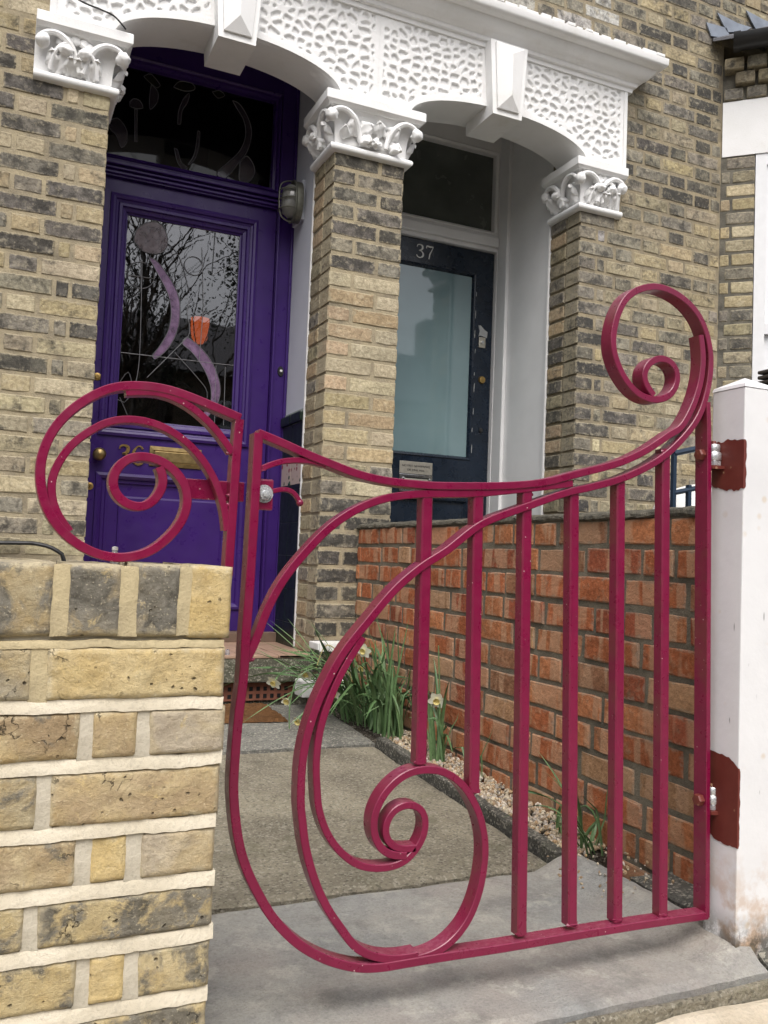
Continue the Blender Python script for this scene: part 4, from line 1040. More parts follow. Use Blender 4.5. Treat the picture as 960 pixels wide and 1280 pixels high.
# ------------------------------------------------------------------ porch of the navy door
YN = 4.27
part_box(HB, 'reveal_wall', M['white_gloss'], 2.570, 2.80, 3.7505, 4.30, -.1, 3.2)
part_box(HB, 'reveal_edge', M['white_gloss'], 2.5555, 2.5695, 3.746, 3.758, FLZ, 2.463)
part_box(HB, 'reveal_wall', M['white_gloss'], 1.4375, 1.597, 3.7505, 4.30, -.1, 3.2)
part_box(HB, 'porch_ceiling', M['white_gloss'], 1.598, 2.569, 3.681, 4.30, 3.161, 3.2)
part_box(HB, 'porch_base', M['step'], 1.606, 2.569, 3.512, 4.3, -.1, FLZ)
m = MB(); m.box(2.545, 2.5705, 4.245, 4.33, FLZ, 3.16); m.box(1.597, 1.64, 4.245, 4.33, FLZ, 3.16); m.box(1.64, 2.545, 4.247, 4.33, 2.478, 2.575); m.box(1.64, 2.545, 4.247, 4.33, 3.06, 3.16)
f2 = m.build('door_frame', M['white_gloss'], HB)
m = MB(); m.box(2.500, 2.5445, 4.232, 4.2445, FLZ, 3.10, .003); m.build('architrave', M['white_gloss'], f2) if False else None
m = MB(); m.box(2.548, 2.5695, 4.150, 4.2445, FLZ, 3.16, .004); m.build('architrave', M['white_gloss'], f2)
m = MB(); m.box(1.64, 2.545, 4.225, 4.2465, 2.500, 2.555, .006); m.build('transom_moulding', M['white_gloss'], f2)
m = MB(); m.rect_frame(1.64, 2.545, 2.575, 3.06, [(0, 4.2465), (.008, 4.243), (.02, 4.252), (.022, 4.29)]); m.build('transom_bead', M['white_gloss'], f2)
part_box(f2, 'transom_pane', M['fanlight'], 1.66, 2.525, 4.285, 4.29, 2.595, 3.04)
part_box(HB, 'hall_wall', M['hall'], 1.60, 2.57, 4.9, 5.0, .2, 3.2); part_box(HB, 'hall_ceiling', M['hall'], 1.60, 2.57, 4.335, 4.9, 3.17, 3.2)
DN = empty('front_door', (2.1, YN, .31)); par(DN, HB); DN['label'] = 'navy door with one tall frosted pane'
for nme, b in (('stile', (1.645, 1.745, YN, YN+.045, .31, 2.474)), ('stile', (2.424, 2.541, YN, YN+.045, .31, 2.474)), ('rail', (1.745, 2.424, YN, YN+.0447, 2.338, 2.474)), ('rail', (1.745, 2.424, YN, YN+.0447, 1.06, 1.285)), ('rail', (1.745, 2.424, YN, YN+.0447, .31, .5))):
    part_box(DN, nme, M['navy'], *b)
m = MB(); m.rect_frame(1.745, 2.424, 1.285, 2.338, [(-.004, YN-.0005), (0, YN-.006), (.008, YN-.004), (.016, YN+.010), (.018, YN+.02)]); m.build('glazing_bead', M['navy'], DN)
m = MB(); m.rect_frame(1.745, 2.424, .5, 1.06, [(-.004, YN-.0005), (0, YN-.006), (.010, YN-.003), (.022, YN+.012), (.03, YN+.016)]); m.build('panel_moulding', M['navy'], DN)
part_box(DN, 'panel', M['navy'], 1.76, 2.41, YN+.0165, YN+.03, .51, 1.05)
part_box(DN, 'frosted_pane', M['frosted'], 1.76, 2.409, YN+.0125, YN+.018, 1.30, 2.323)
digit('3', 2.045, 2.372, .072, YN-.003, YN-.0005, M['plastic_white'], DN, .8); digit('7', 2.105, 2.372, .072, YN-.003, YN-.0005, M['plastic_white'], DN, .7)
lb2 = part_box(DN, 'letterbox', M['chrome'], 1.994, 2.192, YN-.006, YN-.0005, 1.085, 1.178, bev=.002)
part_box(lb2, 'flap', M['steel_plate'], 2.022, 2.164, YN-.010, YN-.0062, 1.100, 1.155, bev=.002); part_box(lb2, 'slot', M['dark_hole'], 2.016, 2.170, YN-.0075, YN-.0058, 1.156, 1.164)
for xx in (2.010, 2.168): part_box(lb2, 'flap_bracket', M['chrome'], xx, xx+.012, YN-.016, YN-.0062, 1.105, 1.160, bev=.003)
npl = part_box(DN, 'notice_plate', M['steel_plate'], 1.994, 2.192, YN-.004, YN-.0005, 1.181, 1.248, bev=.001)
for tx, zz, sz in (('NO FREE NEWSPAPERS', 1.219, .0165), ('OR JUNK MAIL', 1.196, .0165)):
    cu = bpy.data.curves.new('notice_text', 'FONT'); cu.body = tx; cu.size = sz; cu.align_x = 'CENTER'; cu.extrude = .0003
    to = bpy.data.objects.new('notice_text', cu); col.objects.link(to); cu.materials.append(M['black'])
    tm = bpy.data.meshes.new_from_object(to); bpy.data.objects.remove(to); tm.materials.clear()
    obj('notice_text', tm, M['black'], npl, (2.093, YN-.0046, zz), (math.pi/2, 0, 0))
m = MB(); m.lathe([(.0, -.012), (.018, -.011), (.021, -.005), (.022, 0)], (2.485, YN-.0005, 1.743), 'Y', 18); m.build('lock_cylinder', M['brass'], DN, True)
part_box(DN, 'lock_plate', M['steel_plate'], 2.457, 2.500, YN-.006, YN-.0005, 1.925, 1.985, bev=.003)
m = MB(); m.lathe([(.0, -.012), (.009, -.011), (.010, -.005)], (2.478, YN-.0005, 1.955), 'Y', 12); m.build('lock_barrel', M['chrome'], DN, True)
m = MB(); m.prism_xz([(2.455,1.988),(2.47,1.995),(2.51,1.985),(2.513,2.02),(2.49,2.032),(2.468,2.052),(2.452,2.05),(2.462,2.02)], YN-.0015, YN-.0003); m.build('bare_paint_patch', M['chip'], DN)
m = MB(); m.lathe([(.0, -.008), (.012, -.007), (.014, 0)], (2.490, YN-.0005, 1.458), 'Y', 14); m.build('keyhole_cover', M['black'], DN, True)
for k in range(9):
    z = 1.32+k*.11+rnd.uniform(-.02, .02); x = 2.432+rnd.uniform(-.003, .006); m = MB(); hh = rnd.uniform(.01, .05); m.prism_xz([(x, z), (x+.003, z+.005), (x+.004, z+hh), (x+.001, z+hh*1.1), (x-.001, z+hh*.4)], YN-.0012, YN-.0002); m.build('paint_chip', M['chip'], DN)
# bulkhead lamp
BLP = empty('bulkhead_lamp', (1.276, 3.93, 2.38), 'oval caged bulkhead lamp on the pale wall beside the purple door', 'wall lamp')
cy, cz = 3.925, 2.385
def oval(y0, z0, ry, rz, x, n=24): return [(x, y0+ry*math.cos(2*math.pi*i/n), z0+rz*math.copysign(abs(math.sin(2*math.pi*i/n))**.8, math.sin(2*math.pi*i/n))) for i in range(n)]
def loft(rings):
    m = MB(); n = len(rings[0]); vv = []; ff = []
    for r_ in rings: vv += r_
    for i in range(len(rings)-1):
        for k in range(n): ff.append((i*n+k, i*n+(k+1) % n, (i+1)*n+(k+1) % n, (i+1)*n+k))
    ff.append(tuple(range(n))); ff.append(tuple(range(len(vv)-1, len(vv)-n-1, -1))); return m.add(vv, ff)
m = MB(); m.box(1.258, 1.2755, cy-.03, cy+.10, cz-.085, cz+.105, .003); m.build('back_board', M['grey_white'], BLP)
loft([oval(cy, cz, .066, .098, 1.2575), oval(cy, cz, .066, .098, 1.235), oval(cy, cz, .060, .092, 1.222)]).build('lamp_base', M['lamp_metal'], BLP, True)
loft([oval(cy, cz, .052, .082, 1.2215), oval(cy, cz, .050, .080, 1.200), oval(cy, cz, .036, .062, 1.178), oval(cy, cz, .012, .025, 1.170)]).build('lamp_glass', M['lamp_glass'], BLP, True)
for dz in (-.045, .0, .045):
    q = math.sqrt(1-(dz/.098)**2); m = MB(); m.tube(catmull([(1.224, cy-.066*q, cz+dz), (1.195, cy-.058*q, cz+dz), (1.165, cy-.03*q, cz+dz), (1.162, cy+.03*q, cz+dz), (1.195, cy+.058*q, cz+dz), (1.224, cy+.066*q, cz+dz)], .01), .0038, 6); m.build('cage_bar', M['lamp_metal'], BLP, True)
m = MB(); m.tube(catmull([(1.224, cy, cz-.098), (1.19, cy, cz-.092), (1.163, cy, cz-.06), (1.160, cy, cz+.06), (1.19, cy, cz+.092), (1.224, cy, cz+.098)], .01), .0038, 6); m.build('cage_bar', M['lamp_metal'], BLP, True)
m = MB(); ov = oval(cy, cz, .066, .099, 1.222); m.tube(ov+ov[:1], .005, 6, False); m.build('cage_ring', M['lamp_metal'], BLP, True)

# ------------------------------------------------------------------ red brick dividing wall
RW = empty('dividing_wall', (1.55, 2.4, 0), 'weathered red brick garden wall with cement coping behind the gate', 'wall')
WX = 1.45; WY0, WY1 = 1.42, 3.497
part_box(RW, 'wall_core', M['mortar_red'], WX+.0045, WX+.21, WY0+.004, WY1, -.2, .846)
sr = BrickSink(RW, M['redbrick'], M['redbrick_far'])
RP = {'red': (.45,.145,.063), 'orange': (.52,.205,.093), 'deep': (.36,.105,.055), 'buff': (.48,.28,.155), 'brown': (.34,.165,.092)}
def rc():
    k = rnd.choices(list(RP), [4.5, 5, 2.2, 1.7, 1.8])[0]; c = RP[k]; j = rnd.uniform(.82, 1.15)
    return (c[0]*j, c[1]*j, c[2]*j, rnd.uniform(.0, .4))
for k in range(12):
    zt = .842-.0755*k; zc = zt-.0335
    if zc < -.03: break
    y = WY1-.004; i = k
    off = [0, .058, .02, .11, .04, .09][k % 6]
    y -= off*.5; 
    if off: sr.put(WX+.05, y+off*.25+.0, zc, max(.035, off*.5-.012), .066, .10, -math.pi/2, rc())
    while y > WY0+.02:
        L = .212 if (rnd.random() < .55) else .103
        if rnd.random() < .12: L = .15
        L = min(L, y-WY0)
        if L < .03: break
        o = sr.put(WX+.05+rnd.uniform(-.003, .003), y-L/2, zc+rnd.uniform(-.0025, .0025), L, .0655, .10, -math.pi/2, rc(), True, 0, .9)
        o.rotation_euler = (rnd.uniform(-.012, .012), 0, -math.pi/2+rnd.uniform(-.01, .01))
        sr.put(WX+.165, y-L/2, zc, L, .0655, .10, math.pi/2, rc(), False)
        y -= L+rnd.uniform(.008, .013)
sr.done()
# rough cement coping
vv = []; ff = []; nyc = 120; prof = [(-.002, .842), (-.006, .847), (-.004, .855), (.004, .860), (.03, .864), (.10, .870), (.17, .864), (.205, .858), (.212, .850), (.210, .842)]
for j in range(nyc+1):
    y = WY0-.012+(WY1-WY0+.010)*j/nyc
    for i, (a, z) in enumerate(prof):
        n_ = noise.noise(Vector((a*20, y*22, z*30)))*.008+noise.noise(Vector((a*60, y*70, z*60)))*.004
        vv.append((WX+a+(n_ if i < 4 else 0), y, z+(n_*.8 if i > 0 else n_*.4)))
k_ = len(prof)
for j in range(nyc):
    for i in range(k_-1): ff.append((j*k_+i, j*k_+i+1, (j+1)*k_+i+1, (j+1)*k_+i))
ff += [tuple(range(k_)), tuple(nyc*k_+i for i in range(k_-1, -1, -1))]
m = MB(); m.add(vv, ff); m.build('coping', M['coping'], RW)

# ------------------------------------------------------------------ yellow stock brick front wall, close to the lens
FW = empty('front_wall', (-.4, 1.3, -.06), 'weathered yellow brick front wall with thick white pointing and brick-on-edge top', 'wall')
WFY = 1.2
part_box(FW, 'wall_core', M['mortar_pale'], -1.6, .300, WFY+.012, 1.405, -.2, .690)
def rough_block(x0, x1, z0, z1, y0, dep, seed, amp=.0022, res=.0045, bulge=.002, edge=.005, slope=0, wav=.0015):
    """block whose front (-Y) is uneven; slope tilts the face so that its foot stands proud"""
    L = x1-x0; Hh = z1-z0; nx = max(3, int(L/res)); nz = max(3, int(Hh/res)); vv = []; ff = []; S = Vector((seed*3.17, seed*1.3, seed*.7))
    cx, cz = (x0+x1)/2, (z0+z1)/2
    for j in range(nz+1):
        for i in range(nx+1):
            u = i/nx; v = j/nz; x = -L/2+L*u; z = -Hh/2+Hh*v
            e = min(min(u, 1-u)*L, min(v, 1-v)*Hh)
            q = max(0, 1-e/edge); y = edge*q*q*.9
            n3 = Vector((x*28, z*28, 0))+S; n4 = Vector((x*95, z*95, 3))+S
            y += amp*(noise.noise(n3)+.55*noise.noise(n4)+.9*noise.noise(n3*.35))-bulge*(1-q)
            y -= slope*(1-v)
            wx = wav*noise.noise(Vector((z*40, 1, seed)))*(1 if i in (0, nx) else 0)
            wz = wav*1.2*noise.noise(Vector(((x+cx)*18, 5, seed)))+wav*.6*noise.noise(Vector(((x+cx)*70, 8, seed))) if j in (0, nz) else 0
            vv.append((x+wx, y, z+wz))
    for j in range(nz):
        for i in range(nx): a = j*(nx+1)+i; ff.append((a, a+1, a+nx+2, a+nx+1))
    ring = [i for i in range(nx+1)]+[(j+1)*(nx+1)-1 for j in range(1, nz+1)]+[nz*(nx+1)+i for i in range(nx-1, -1, -1)]+[j*(nx+1) for j in range(nz-1, 0, -1)]
    n = len(vv)
    for k in ring: vv.append((vv[k][0], dep, vv[k][2]))
    for a in range(len(ring)): b = (a+1) % len(ring); ff.append((ring[a], n+a, n+b, ring[b]))
    me = bpy.data.meshes.new('block'); me.from_pydata(vv, [], ff); me.update()
    me.polygons.foreach_set('use_smooth', [True]*len(me.polygons))
    return me, (cx, y0, cz)
FC = {'yellow': (.62,.49,.26,.0), 'gold': (.58,.44,.20,.25), 'tan': (.41,.31,.185,.35), 'grey': (.27,.245,.195,.5), 'darkgrey': (.19,.175,.15,.85), 'mauve': (.42,.36,.28,.15), 'brown': (.33,.24,.14,.5), 'mottle': (.46,.37,.20,.78)}
def fbrick(x0, x1, z0, z1, key, seed, dep=.10):
    me, c = rough_block(x0, x1, z0, z1, WFY+.002, dep, seed); me.materials.append(M['front_brick'])
    o = obj('brick', me, None, FW, c, (0, rnd.uniform(-.004, .004), 0)); j = rnd.uniform(.93, 1.06); f = FC[key]; j *= 1.1; o.color = (f[0]*j, f[1]*j, f[2]*j, f[3]); return o
def fmort(name, x0, x1, z0, z1, mat, seed, slope=.004, y0=None, res=.004):
    me, c = rough_block(x0, x1, z0, z1, (WFY if y0 is None else y0), .03, seed, .0011, res, 0, .0007, slope, .0022); me.materials.append(mat); auto_smooth(me, 32); return obj(name, me, None, FW, c)
sd_ = 1
# brick-on-edge top course
x = .313; tops = [('gold', .057), ('darkgrey', .056), ('darkgrey', .066), ('darkgrey', .068), ('tan', .065), ('gold', .064), ('grey', .066), ('tan', .065), ('darkgrey', .066), ('gold', .065), ('grey', .064), ('tan', .066), ('gold', .066), ('grey', .066), ('tan', .066), ('gold', .066), ('grey', .066), ('darkgrey', .066), ('tan', .066), ('gold', .066)]
for i, (k, w_) in enumerate(tops):
    sd_ += 1; fbrick(x-w_-.003, x, .602+rnd.uniform(-.003, .003), .699+rnd.uniform(-.002, .002), k, sd_, .205)
    sd_ += 1; w_ += .003; g_ = [.011, .017, .015, .010][i % 4]; fmort('mortar_joint', x-w_-g_-.004, x-w_+.004, .604, .696, M['mortar_buff'], sd_, .001, WFY+.0025)
    x -= w_+g_
rows = [(.524, .587, [(.078, .307, 'yellow'), (-.152, .060, 'grey'), (-.27, -.168, 'tan'), (-.5, -.286, 'brown')]),
        (.448, .505, [(.210, .311, 'mauve'), (.138, .194, 'tan'), (-.098, .123, 'brown'), (-.21, -.114, 'tan'), (-.44, -.226, 'grey')]),
        (.364, .428, [(.091, .308, 'tan'), (-.140, .075, 'grey'), (-.25, -.155, 'tan'), (-.48, -.265, 'brown')]),
        (.288, .344, [(.207, .305, 'mauve'), (.143, .190, 'gold'), (-.090, .126, 'brown'), (-.20, -.106, 'tan'), (-.43, -.216, 'grey')]),
        (.214, .267, [(.084, .306, 'mottle'), (-.14, .068, 'mottle'), (-.25, -.155, 'tan'), (-.48, -.265, 'brown')]),
        (.135, .193, [(.211, .305, 'mottle'), (.150, .195, 'gold'), (-.088, .134, 'mottle'), (-.20, -.104, 'tan'), (-.43, -.216, 'grey')]),
        (.056, .114, [(.088, .304, 'mottle'), (-.14, .072, 'tan'), (-.25, -.155, 'tan'), (-.48, -.265, 'brown')]),
        (-.020, .036, [(.206, .304, 'tan'), (.140, .190, 'tan'), (-.09, .124, 'brown'), (-.20, -.106, 'tan'), (-.43, -.216, 'grey')])]
prev = .600
for ri, (z0, z1, bs) in enumerate(rows):
    for a, b, k in bs: sd_ += 1; fbrick(a-.001, b+.001, z0-.0025, z1+.0025, k, sd_)
    for q in range(len(bs)-1):
        sd_ += 1; fmort('mortar_joint', bs[q+1][1]-.003, bs[q][0]+.003, z0-.004, z1+.004, M['mortar_buff'] if ri == 0 else M['mortar_pale'], sd_, .001, WFY+.0035)
    sd_ += 1
    fmort('mortar_bed', -.52, .3055+.002*(ri % 3), z1+.0015, prev-.0015, M['mortar_buff'] if ri == 0 else M['mortar_white'], sd_, .005 if ri else .002, WFY+.0035, .0035)
    prev = z0
# rows further along the wall, and its rear face
mass = MB(); r2 = random.Random(4)
for ri, (z0, z1, bs) in enumerate(rows):
    x = -.51-(.06 if ri % 2 else 0)
    while x > -1.55: L = .215 if r2.random() < .6 else .103; mass.box(x-L, x, WFY+.002, WFY+.1, z0, z1, .003); x -= L+.014
    x = .303
    while x > -1.55: L = .215 if (r2.random() < .6) else .103; mass.box(x-L, x, 1.31, 1.414, z0, z1, .003); x -= L+.014
o = mass.build('brickwork', M['stock_far'], FW); o['kind'] = 'stuff'
part_box(FW, 'wall_top_bedding', M['mortar_buff'], -1.58, .298, WFY+.012, 1.400, .689, .6925)

# ------------------------------------------------------------------ wrought iron: gate and fixed scroll
G = {
'fix_outer':[(336,922),(291,936),(257,946),(224,953),(192,954),(172,952),(150,947),(132,938),(112,924),(93,906),(77,885),(67,863),(61,842),(60,821),(62,801),(67,781),(75,763),(87,746),(102,731),(120,719),(140,710),(160,706),(179,706),(205,712),(222,722),(240,739),(256,761),(263,783),(263,802),(256,821),(241,837),(219,850),(197,853),(186,852),(173,847),(163,836),(156,823),(155,811),(159,798),(169,787),(181,780),(196,778),(210,783),(215,790),(225,804),(229,819),(226,832),(220,839)],
'fix_branch':[(326,869),(314,885),(297,904),(278,920),(258,933),(235,943),(214,947),(193,946),(168,942)],
'fix_mid':[(324,752),(322,768),(317,790),(309,810),(300,830),(286,850),(271,867),(254,881),(234,893),(212,901),(195,904),(172,904),(156,901),(138,894),(121,881),(105,868),(93,852),(84,836),(78,821),(75,807),(76,791),(80,774),(89,757),(103,740)],
'fix_stile':[(335,920),(333,872),(332,826),(331,781),(330,737),(329,685)],
'stile':[(365,902),(365,847),(364,779),(363,711),(362,655),(360,598),(360,563),(359,525),(355,483),(353,441),(352,404),(352,371),(355,332),(356,335),(361,305),(369,274),(383,240),(400,209),(418,180),(439,155),(464,131),(491,112),(523,95),(553,84),(571,79),(602,75),(633,75),(665,75),(705,75),(830,73),(984,73),(1118,72),(1282,69)],
'top':[(365,902),(404,890),(451,874),(479,866),(483,863),(529,852),(575,845),(623,843),(672,843),(753,848),(769,849),(829,855),(891,865),(949,882),(1042,909),(1107,938),(1167,976),(1192,990),(1223,1040),(1240,1093),(1243,1137),(1236,1175)],
'sweep':[(1124,1045),(1103,1066),(1100,1085),(1112,1105),(1133,1116),(1156,1117),(1177,1104),(1183,1083),(1171,1056),(1149,1041),(1122,1036),(1091,1042),(1064,1060),(1042,1087),(1028,1120),(1028,1154),(1038,1191),(1057,1222),(1085,1241),(1116,1251),(1148,1252),(1194,1239),(1233,1211),(1255,1172),(1264,1126),(1256,1066),(1228,1004),(1157,935),(1069,888),(986,862),(934,849),(851,819),(771,789),(733,765),(696,736),(653,710),(606,672),(562,622),(518,568),(511,556),(486,508),(471,467),(462,431),(458,395),(458,362),(459,330),(462,320),(467,285),(478,246),(493,208),(513,172),(537,140),(538,136),(557,114),(585,96),(617,86),(649,83),(669,84)],
'loop':[(665,78),(698,82),(731,97),(760,125),(779,165),(788,209),(789,247),(780,287),(763,322),(738,353),(706,373),(673,379),(643,376),(615,361),(594,338),(583,312),(582,290),(591,266),(611,248),(642,244)],
'inner':[(505,510),(495,485),(486,453),(482,419),(482,385),(486,350),(488,332),(502,295),(521,268),(539,251),(538,252),(557,238),(589,229),(620,229),(643,236),(661,252),(674,274),(676,296),(669,314),(653,324),(636,326),(617,318),(605,302),(602,285),(609,268),(626,256),(658,254)],
'arc':[(364,561),(376,586),(392,634),(414,678),(445,719),(487,764),(531,795),(577,815),(624,825),(673,830),(754,836),(762,838),(841,849),(946,866)],
'brace':[(370,847),(380,852),(399,861),(418,865),(452,867),(477,862)],
'hook':[(395,816),(401,818),(412,821),(423,820),(433,813),(440,801)],
'bars':[((658,828),(664,392)),((755,834),(766,338)),((853,840),(869,91)),((953,851),(974,93)),((1056,880),(1074,87)),((1161,941),(1179,83))]
}
def clean(pts, mind=.010):
    out = [pts[0]]
    for p in pts[1:-1]:
        if math.dist(p, out[-1]) >= mind: out.append(p)
    if math.dist(out[-1], pts[-1]) < mind*.6 and len(out) > 1: out.pop()
    out.append(pts[-1]); return out
def flat_bar(name, pts, t, y0, dep, parent, smooth_it=3, cut=False, ch=.0012, mat=None, sharp=()):
    """flat iron bar bent in the X-Z plane: t thick in the plane, dep deep in Y"""
    P2 = clean([(x/1000, z/1000) for x, z in pts])
    C_ = [Vector((p.x, p.z)) for p in catmull([(x, 0, z) for x, z in P2], .0045)]
    for _ in range(smooth_it*4):
        D_ = C_[:]
        for i in range(1, len(C_)-1): D_[i] = C_[i]*.5+(C_[i-1]+C_[i+1])*.25
        C_ = D_
    n = len(C_); vv = []; ff = []; h = t/2
    sec = [(-h, ch), (-h+ch, 0), (h-ch, 0), (h, ch), (h, dep-ch), (h-ch, dep), (-h+ch, dep), (-h, dep-ch)]; k = len(sec)
    for i in range(n):
        d = (C_[min(i+1, n-1)]-C_[max(i-1, 0)]).normalized(); nn = Vector((-d.y, d.x))
        for a, b in sec: vv.append((C_[i].x+nn.x*a, y0+b, C_[i].y+nn.y*a))
    for i in range(n-1):
        for j in range(k): j2 = (j+1) % k; ff.append((i*k+j, i*k+j2, (i+1)*k+j2, (i+1)*k+j))
    ff.append(tuple(range(k-1, -1, -1))); ff.append(tuple((n-1)*k+j for j in range(k)))
    m = MB(); m.add(vv, ff); o = m.build(name, mat or M['gate'], parent); auto_smooth(o.data, 30); return o
def weld(parent, x, y, z, r=.009, sx=1.4):
    m = MB(); m.sphere((x, y+.003, z), r*.72, 2, (sx*1.15, .5, .62), .7, x*91+z*37); return m.build('weld_bead', M['gate'], parent, True)
GY = 1.288
FS = empty('iron_scroll', (.2, 1.3, .70), 'crimson wrought iron spiral panel standing on the yellow brick wall', 'ironwork')
flat_bar('scroll', G['fix_outer'], .0130, GY, .027, FS)
flat_bar('branch', G['fix_branch'], .011, GY+.0012, .022, FS)
flat_bar('inner_scroll', G['fix_mid'], .011, GY+.0008, .023, FS)
flat_bar('stile', G['fix_stile'], .0135, GY+.0004, .025, FS)
part_box(FS, 'catch_plate', M['gate'], .262, .352, GY+.020, GY+.026, .797, .827, bev=.0015)
for p in ((.326, .868), (.323, .790), (.329, .805)): weld(FS, p[0], GY+.001, p[1], .007)
GT = empty('garden_gate', (.8, 1.3, .07), 'crimson wrought iron garden gate with scrolls, standing in the gateway', 'gate')
st = [p for p in G['stile'] if p not in ((355, 332),)]
flat_bar('frame_bar', st, .0140, GY, .029, GT)
flat_bar('top_rail', [p for p in G['top'] if p not in ((483, 863),)], .0130, GY+.0006, .029, GT)
flat_bar('long_scroll', [p for p in G['sweep'] if p not in ((538, 136), (511, 556))], .0128, GY+.0012, .031, GT)
flat_bar('loop_scroll', G['loop'], .0124, GY+.0019, .031, GT)
flat_bar('inner_scroll', [(552, 593), (531, 561), (516, 535)]+[p for p in G['inner'] if p not in ((538, 252),)], .0115, GY+.0025, .028, GT)
flat_bar('arched_rail', G['arc'], .0128, GY+.0030, .024, GT)
flat_bar('brace', G['brace'], .009, GY+.0035, .018, GT)
for i, (a, b) in enumerate(G['bars']):
    za = b[1]/1000-.004; 
    a = (a[0], a[1]+6); flat_bar('upright', [a, ((a[0]+b[0])//2, (a[1]+b[1])//2), (b[0], b[1]-4)], .0195, GY+.0042+.0002*i, .024, GT, 0, ch=.0025)
    weld(GT, a[0]/1000, GY+.006, a[1]/1000-.004, .011, 1.3); weld(GT, b[0]/1000, GY+.005, b[1]/1000-.002, .011, 1.3)
for p in ((.657, .712), (.757, .782), (.856, .822), (.667, .083), (.365, .560), (.480, .864), (.370, .848)): weld(GT, p[0], GY+.003, p[1], .009)
# hinge stile, its top tapering behind the scroll
flat_bar('hinge_stile', [(1257, 1046), (1262, 935), (1271, 510), (1280, 66)], .0105, GY-.0006, .034, GT, 0)
part_box(GT, 'latch_plate', M['gate'], .369, .396, GY+.012, GY+.018, .786, .834, bev=.003)
flat_bar('latch_handle', G['hook'], .0075, GY+.0115, .008, GT, 1)
m = MB(); m.sphere((G['hook'][-1][0]/1000, GY+.0155, G['hook'][-1][1]/1000), .006, 2); m.build('latch_knob', M['gate'], GT, True)
def hexnut(parent, c, r, h, axis='Y', name='nut', mat=None):
    m = MB()
    m.lathe([(r*.9, -h), (r, -h*.85), (r, 0)], c, axis, 6); o = m.build(name, mat or M['zinc'], parent); return o
nt_ = hexnut(GT, (.381, GY+.0119, .811), .0105, .008); m = MB(); m.lathe([(.0, -.0125), (.005, -.012), (.0055, -.0081)], (.381, GY+.0119, .811), 'Y', 12); m.build('bolt_end', M['zinc'], GT, True)
m = MB(); m.lathe([(.014, -.0012), (.014, 0)], (.381, GY+.0119, .811), 'Y', 20); m.build('washer', M['zinc'], GT, True)
# hinges
def hinge(z, xs):
    m = MB(); m.lathe([(.0, -.013), (.010, -.012), (.0115, -.009), (.0115, 0)], (xs-.0052, GY+.014, z), 'X', 6); m.build('hinge_bolt_head', M['primer'], GT)
    m = MB(); m.lathe([(.006, 0), (.006, .018)], (xs+.005, GY+.014, z), 'X', 10); m.build('hinge_eye_shank', M['zinc'], GT, True)
    cx, cy = xs+.0235, GY+.014
    m = MB(); m.lathe([(.0110, z+.008), (.0125, z+.010), (.0125, z+.021), (.011, z+.023)], (cx, cy, 0), 'Z', 16); m.build('hinge_collar', M['zinc'], GT, True)
    m = MB(); m.lathe([(.0125, z-.010), (.0148, z-.007), (.0148, z+.005), (.0125, z+.008)], (cx, cy, 0), 'Z', 16); m.build('hinge_eye', M['zinc'], GT, True)
    m = MB(); m.lathe([(.0135, z-.0195), (.0145, z-.0185), (.0145, z-.0105), (.0125, z-.010)], (cx, cy, 0), 'Z', 6); m.build('nut', M['zinc'], GT)
    m = MB(); m.lathe([(.0055, z-.026), (.0055, z+.027), (.004, z+.030), (0, z+.030)], (cx, cy, 0), 'Z', 10); m.build('hinge_pin', M['primer'], GP, True)
    m = MB(); m.add([(cx-.016, cy-.016, z-.026), (1.2975, cy-.020, z-.026), (1.2975, cy+.026, z-.026), (cx-.016, cy+.016, z-.026), (cx-.020, cy, z-.026),
                     (cx-.016, cy-.016, z-.0195), (1.2975, cy-.020, z-.0195), (1.2975, cy+.026, z-.0195), (cx-.016, cy+.016, z-.0195), (cx-.020, cy, z-.0195)],
                    [(0,4,3,2,1), (5,6,7,8,9), (0,1,6,5), (1,2,7,6), (2,3,8,7), (3,4,9,8), (4,0,5,9)]); m.build('hinge_tongue', M['primer'], GP)
# white gate post
GP = empty('gate_post', (1.34, 1.28, .03), 'white painted square post with pyramid cap and red primer patches at the hinges', 'post')
px0, px1, py0, py1 = 1.297, 1.379, 1.236, 1.318
m = MB(); m.box(px0, px1, py0, py1, .0, 1.073, .0025); m.build('shaft', M['post'], GP)
m = MB(); cxp, cyp = (px0+px1)/2, (py0+py1)/2
m.add([(px0-.001, py0-.001, 1.0735), (px1+.001, py0-.001, 1.0735), (px1+.001, py1+.001, 1.0735), (px0-.001, py1+.001, 1.0735), (px0+.001, py0+.001, 1.080), (px1-.001, py0+.001, 1.080), (px1-.001, py1-.001, 1.080), (px0+.001, py1-.001, 1.080), (cxp, cyp, 1.101)],
      [(3,2,1,0), (0,1,5,4), (1,2,6,5), (2,3,7,6), (3,0,4,7), (4,5,8), (5,6,8), (6,7,8), (7,4,8)]); m.build('cap', M['post'], GP)
hinge(.944, 1.262); hinge(.283, 1.2755)
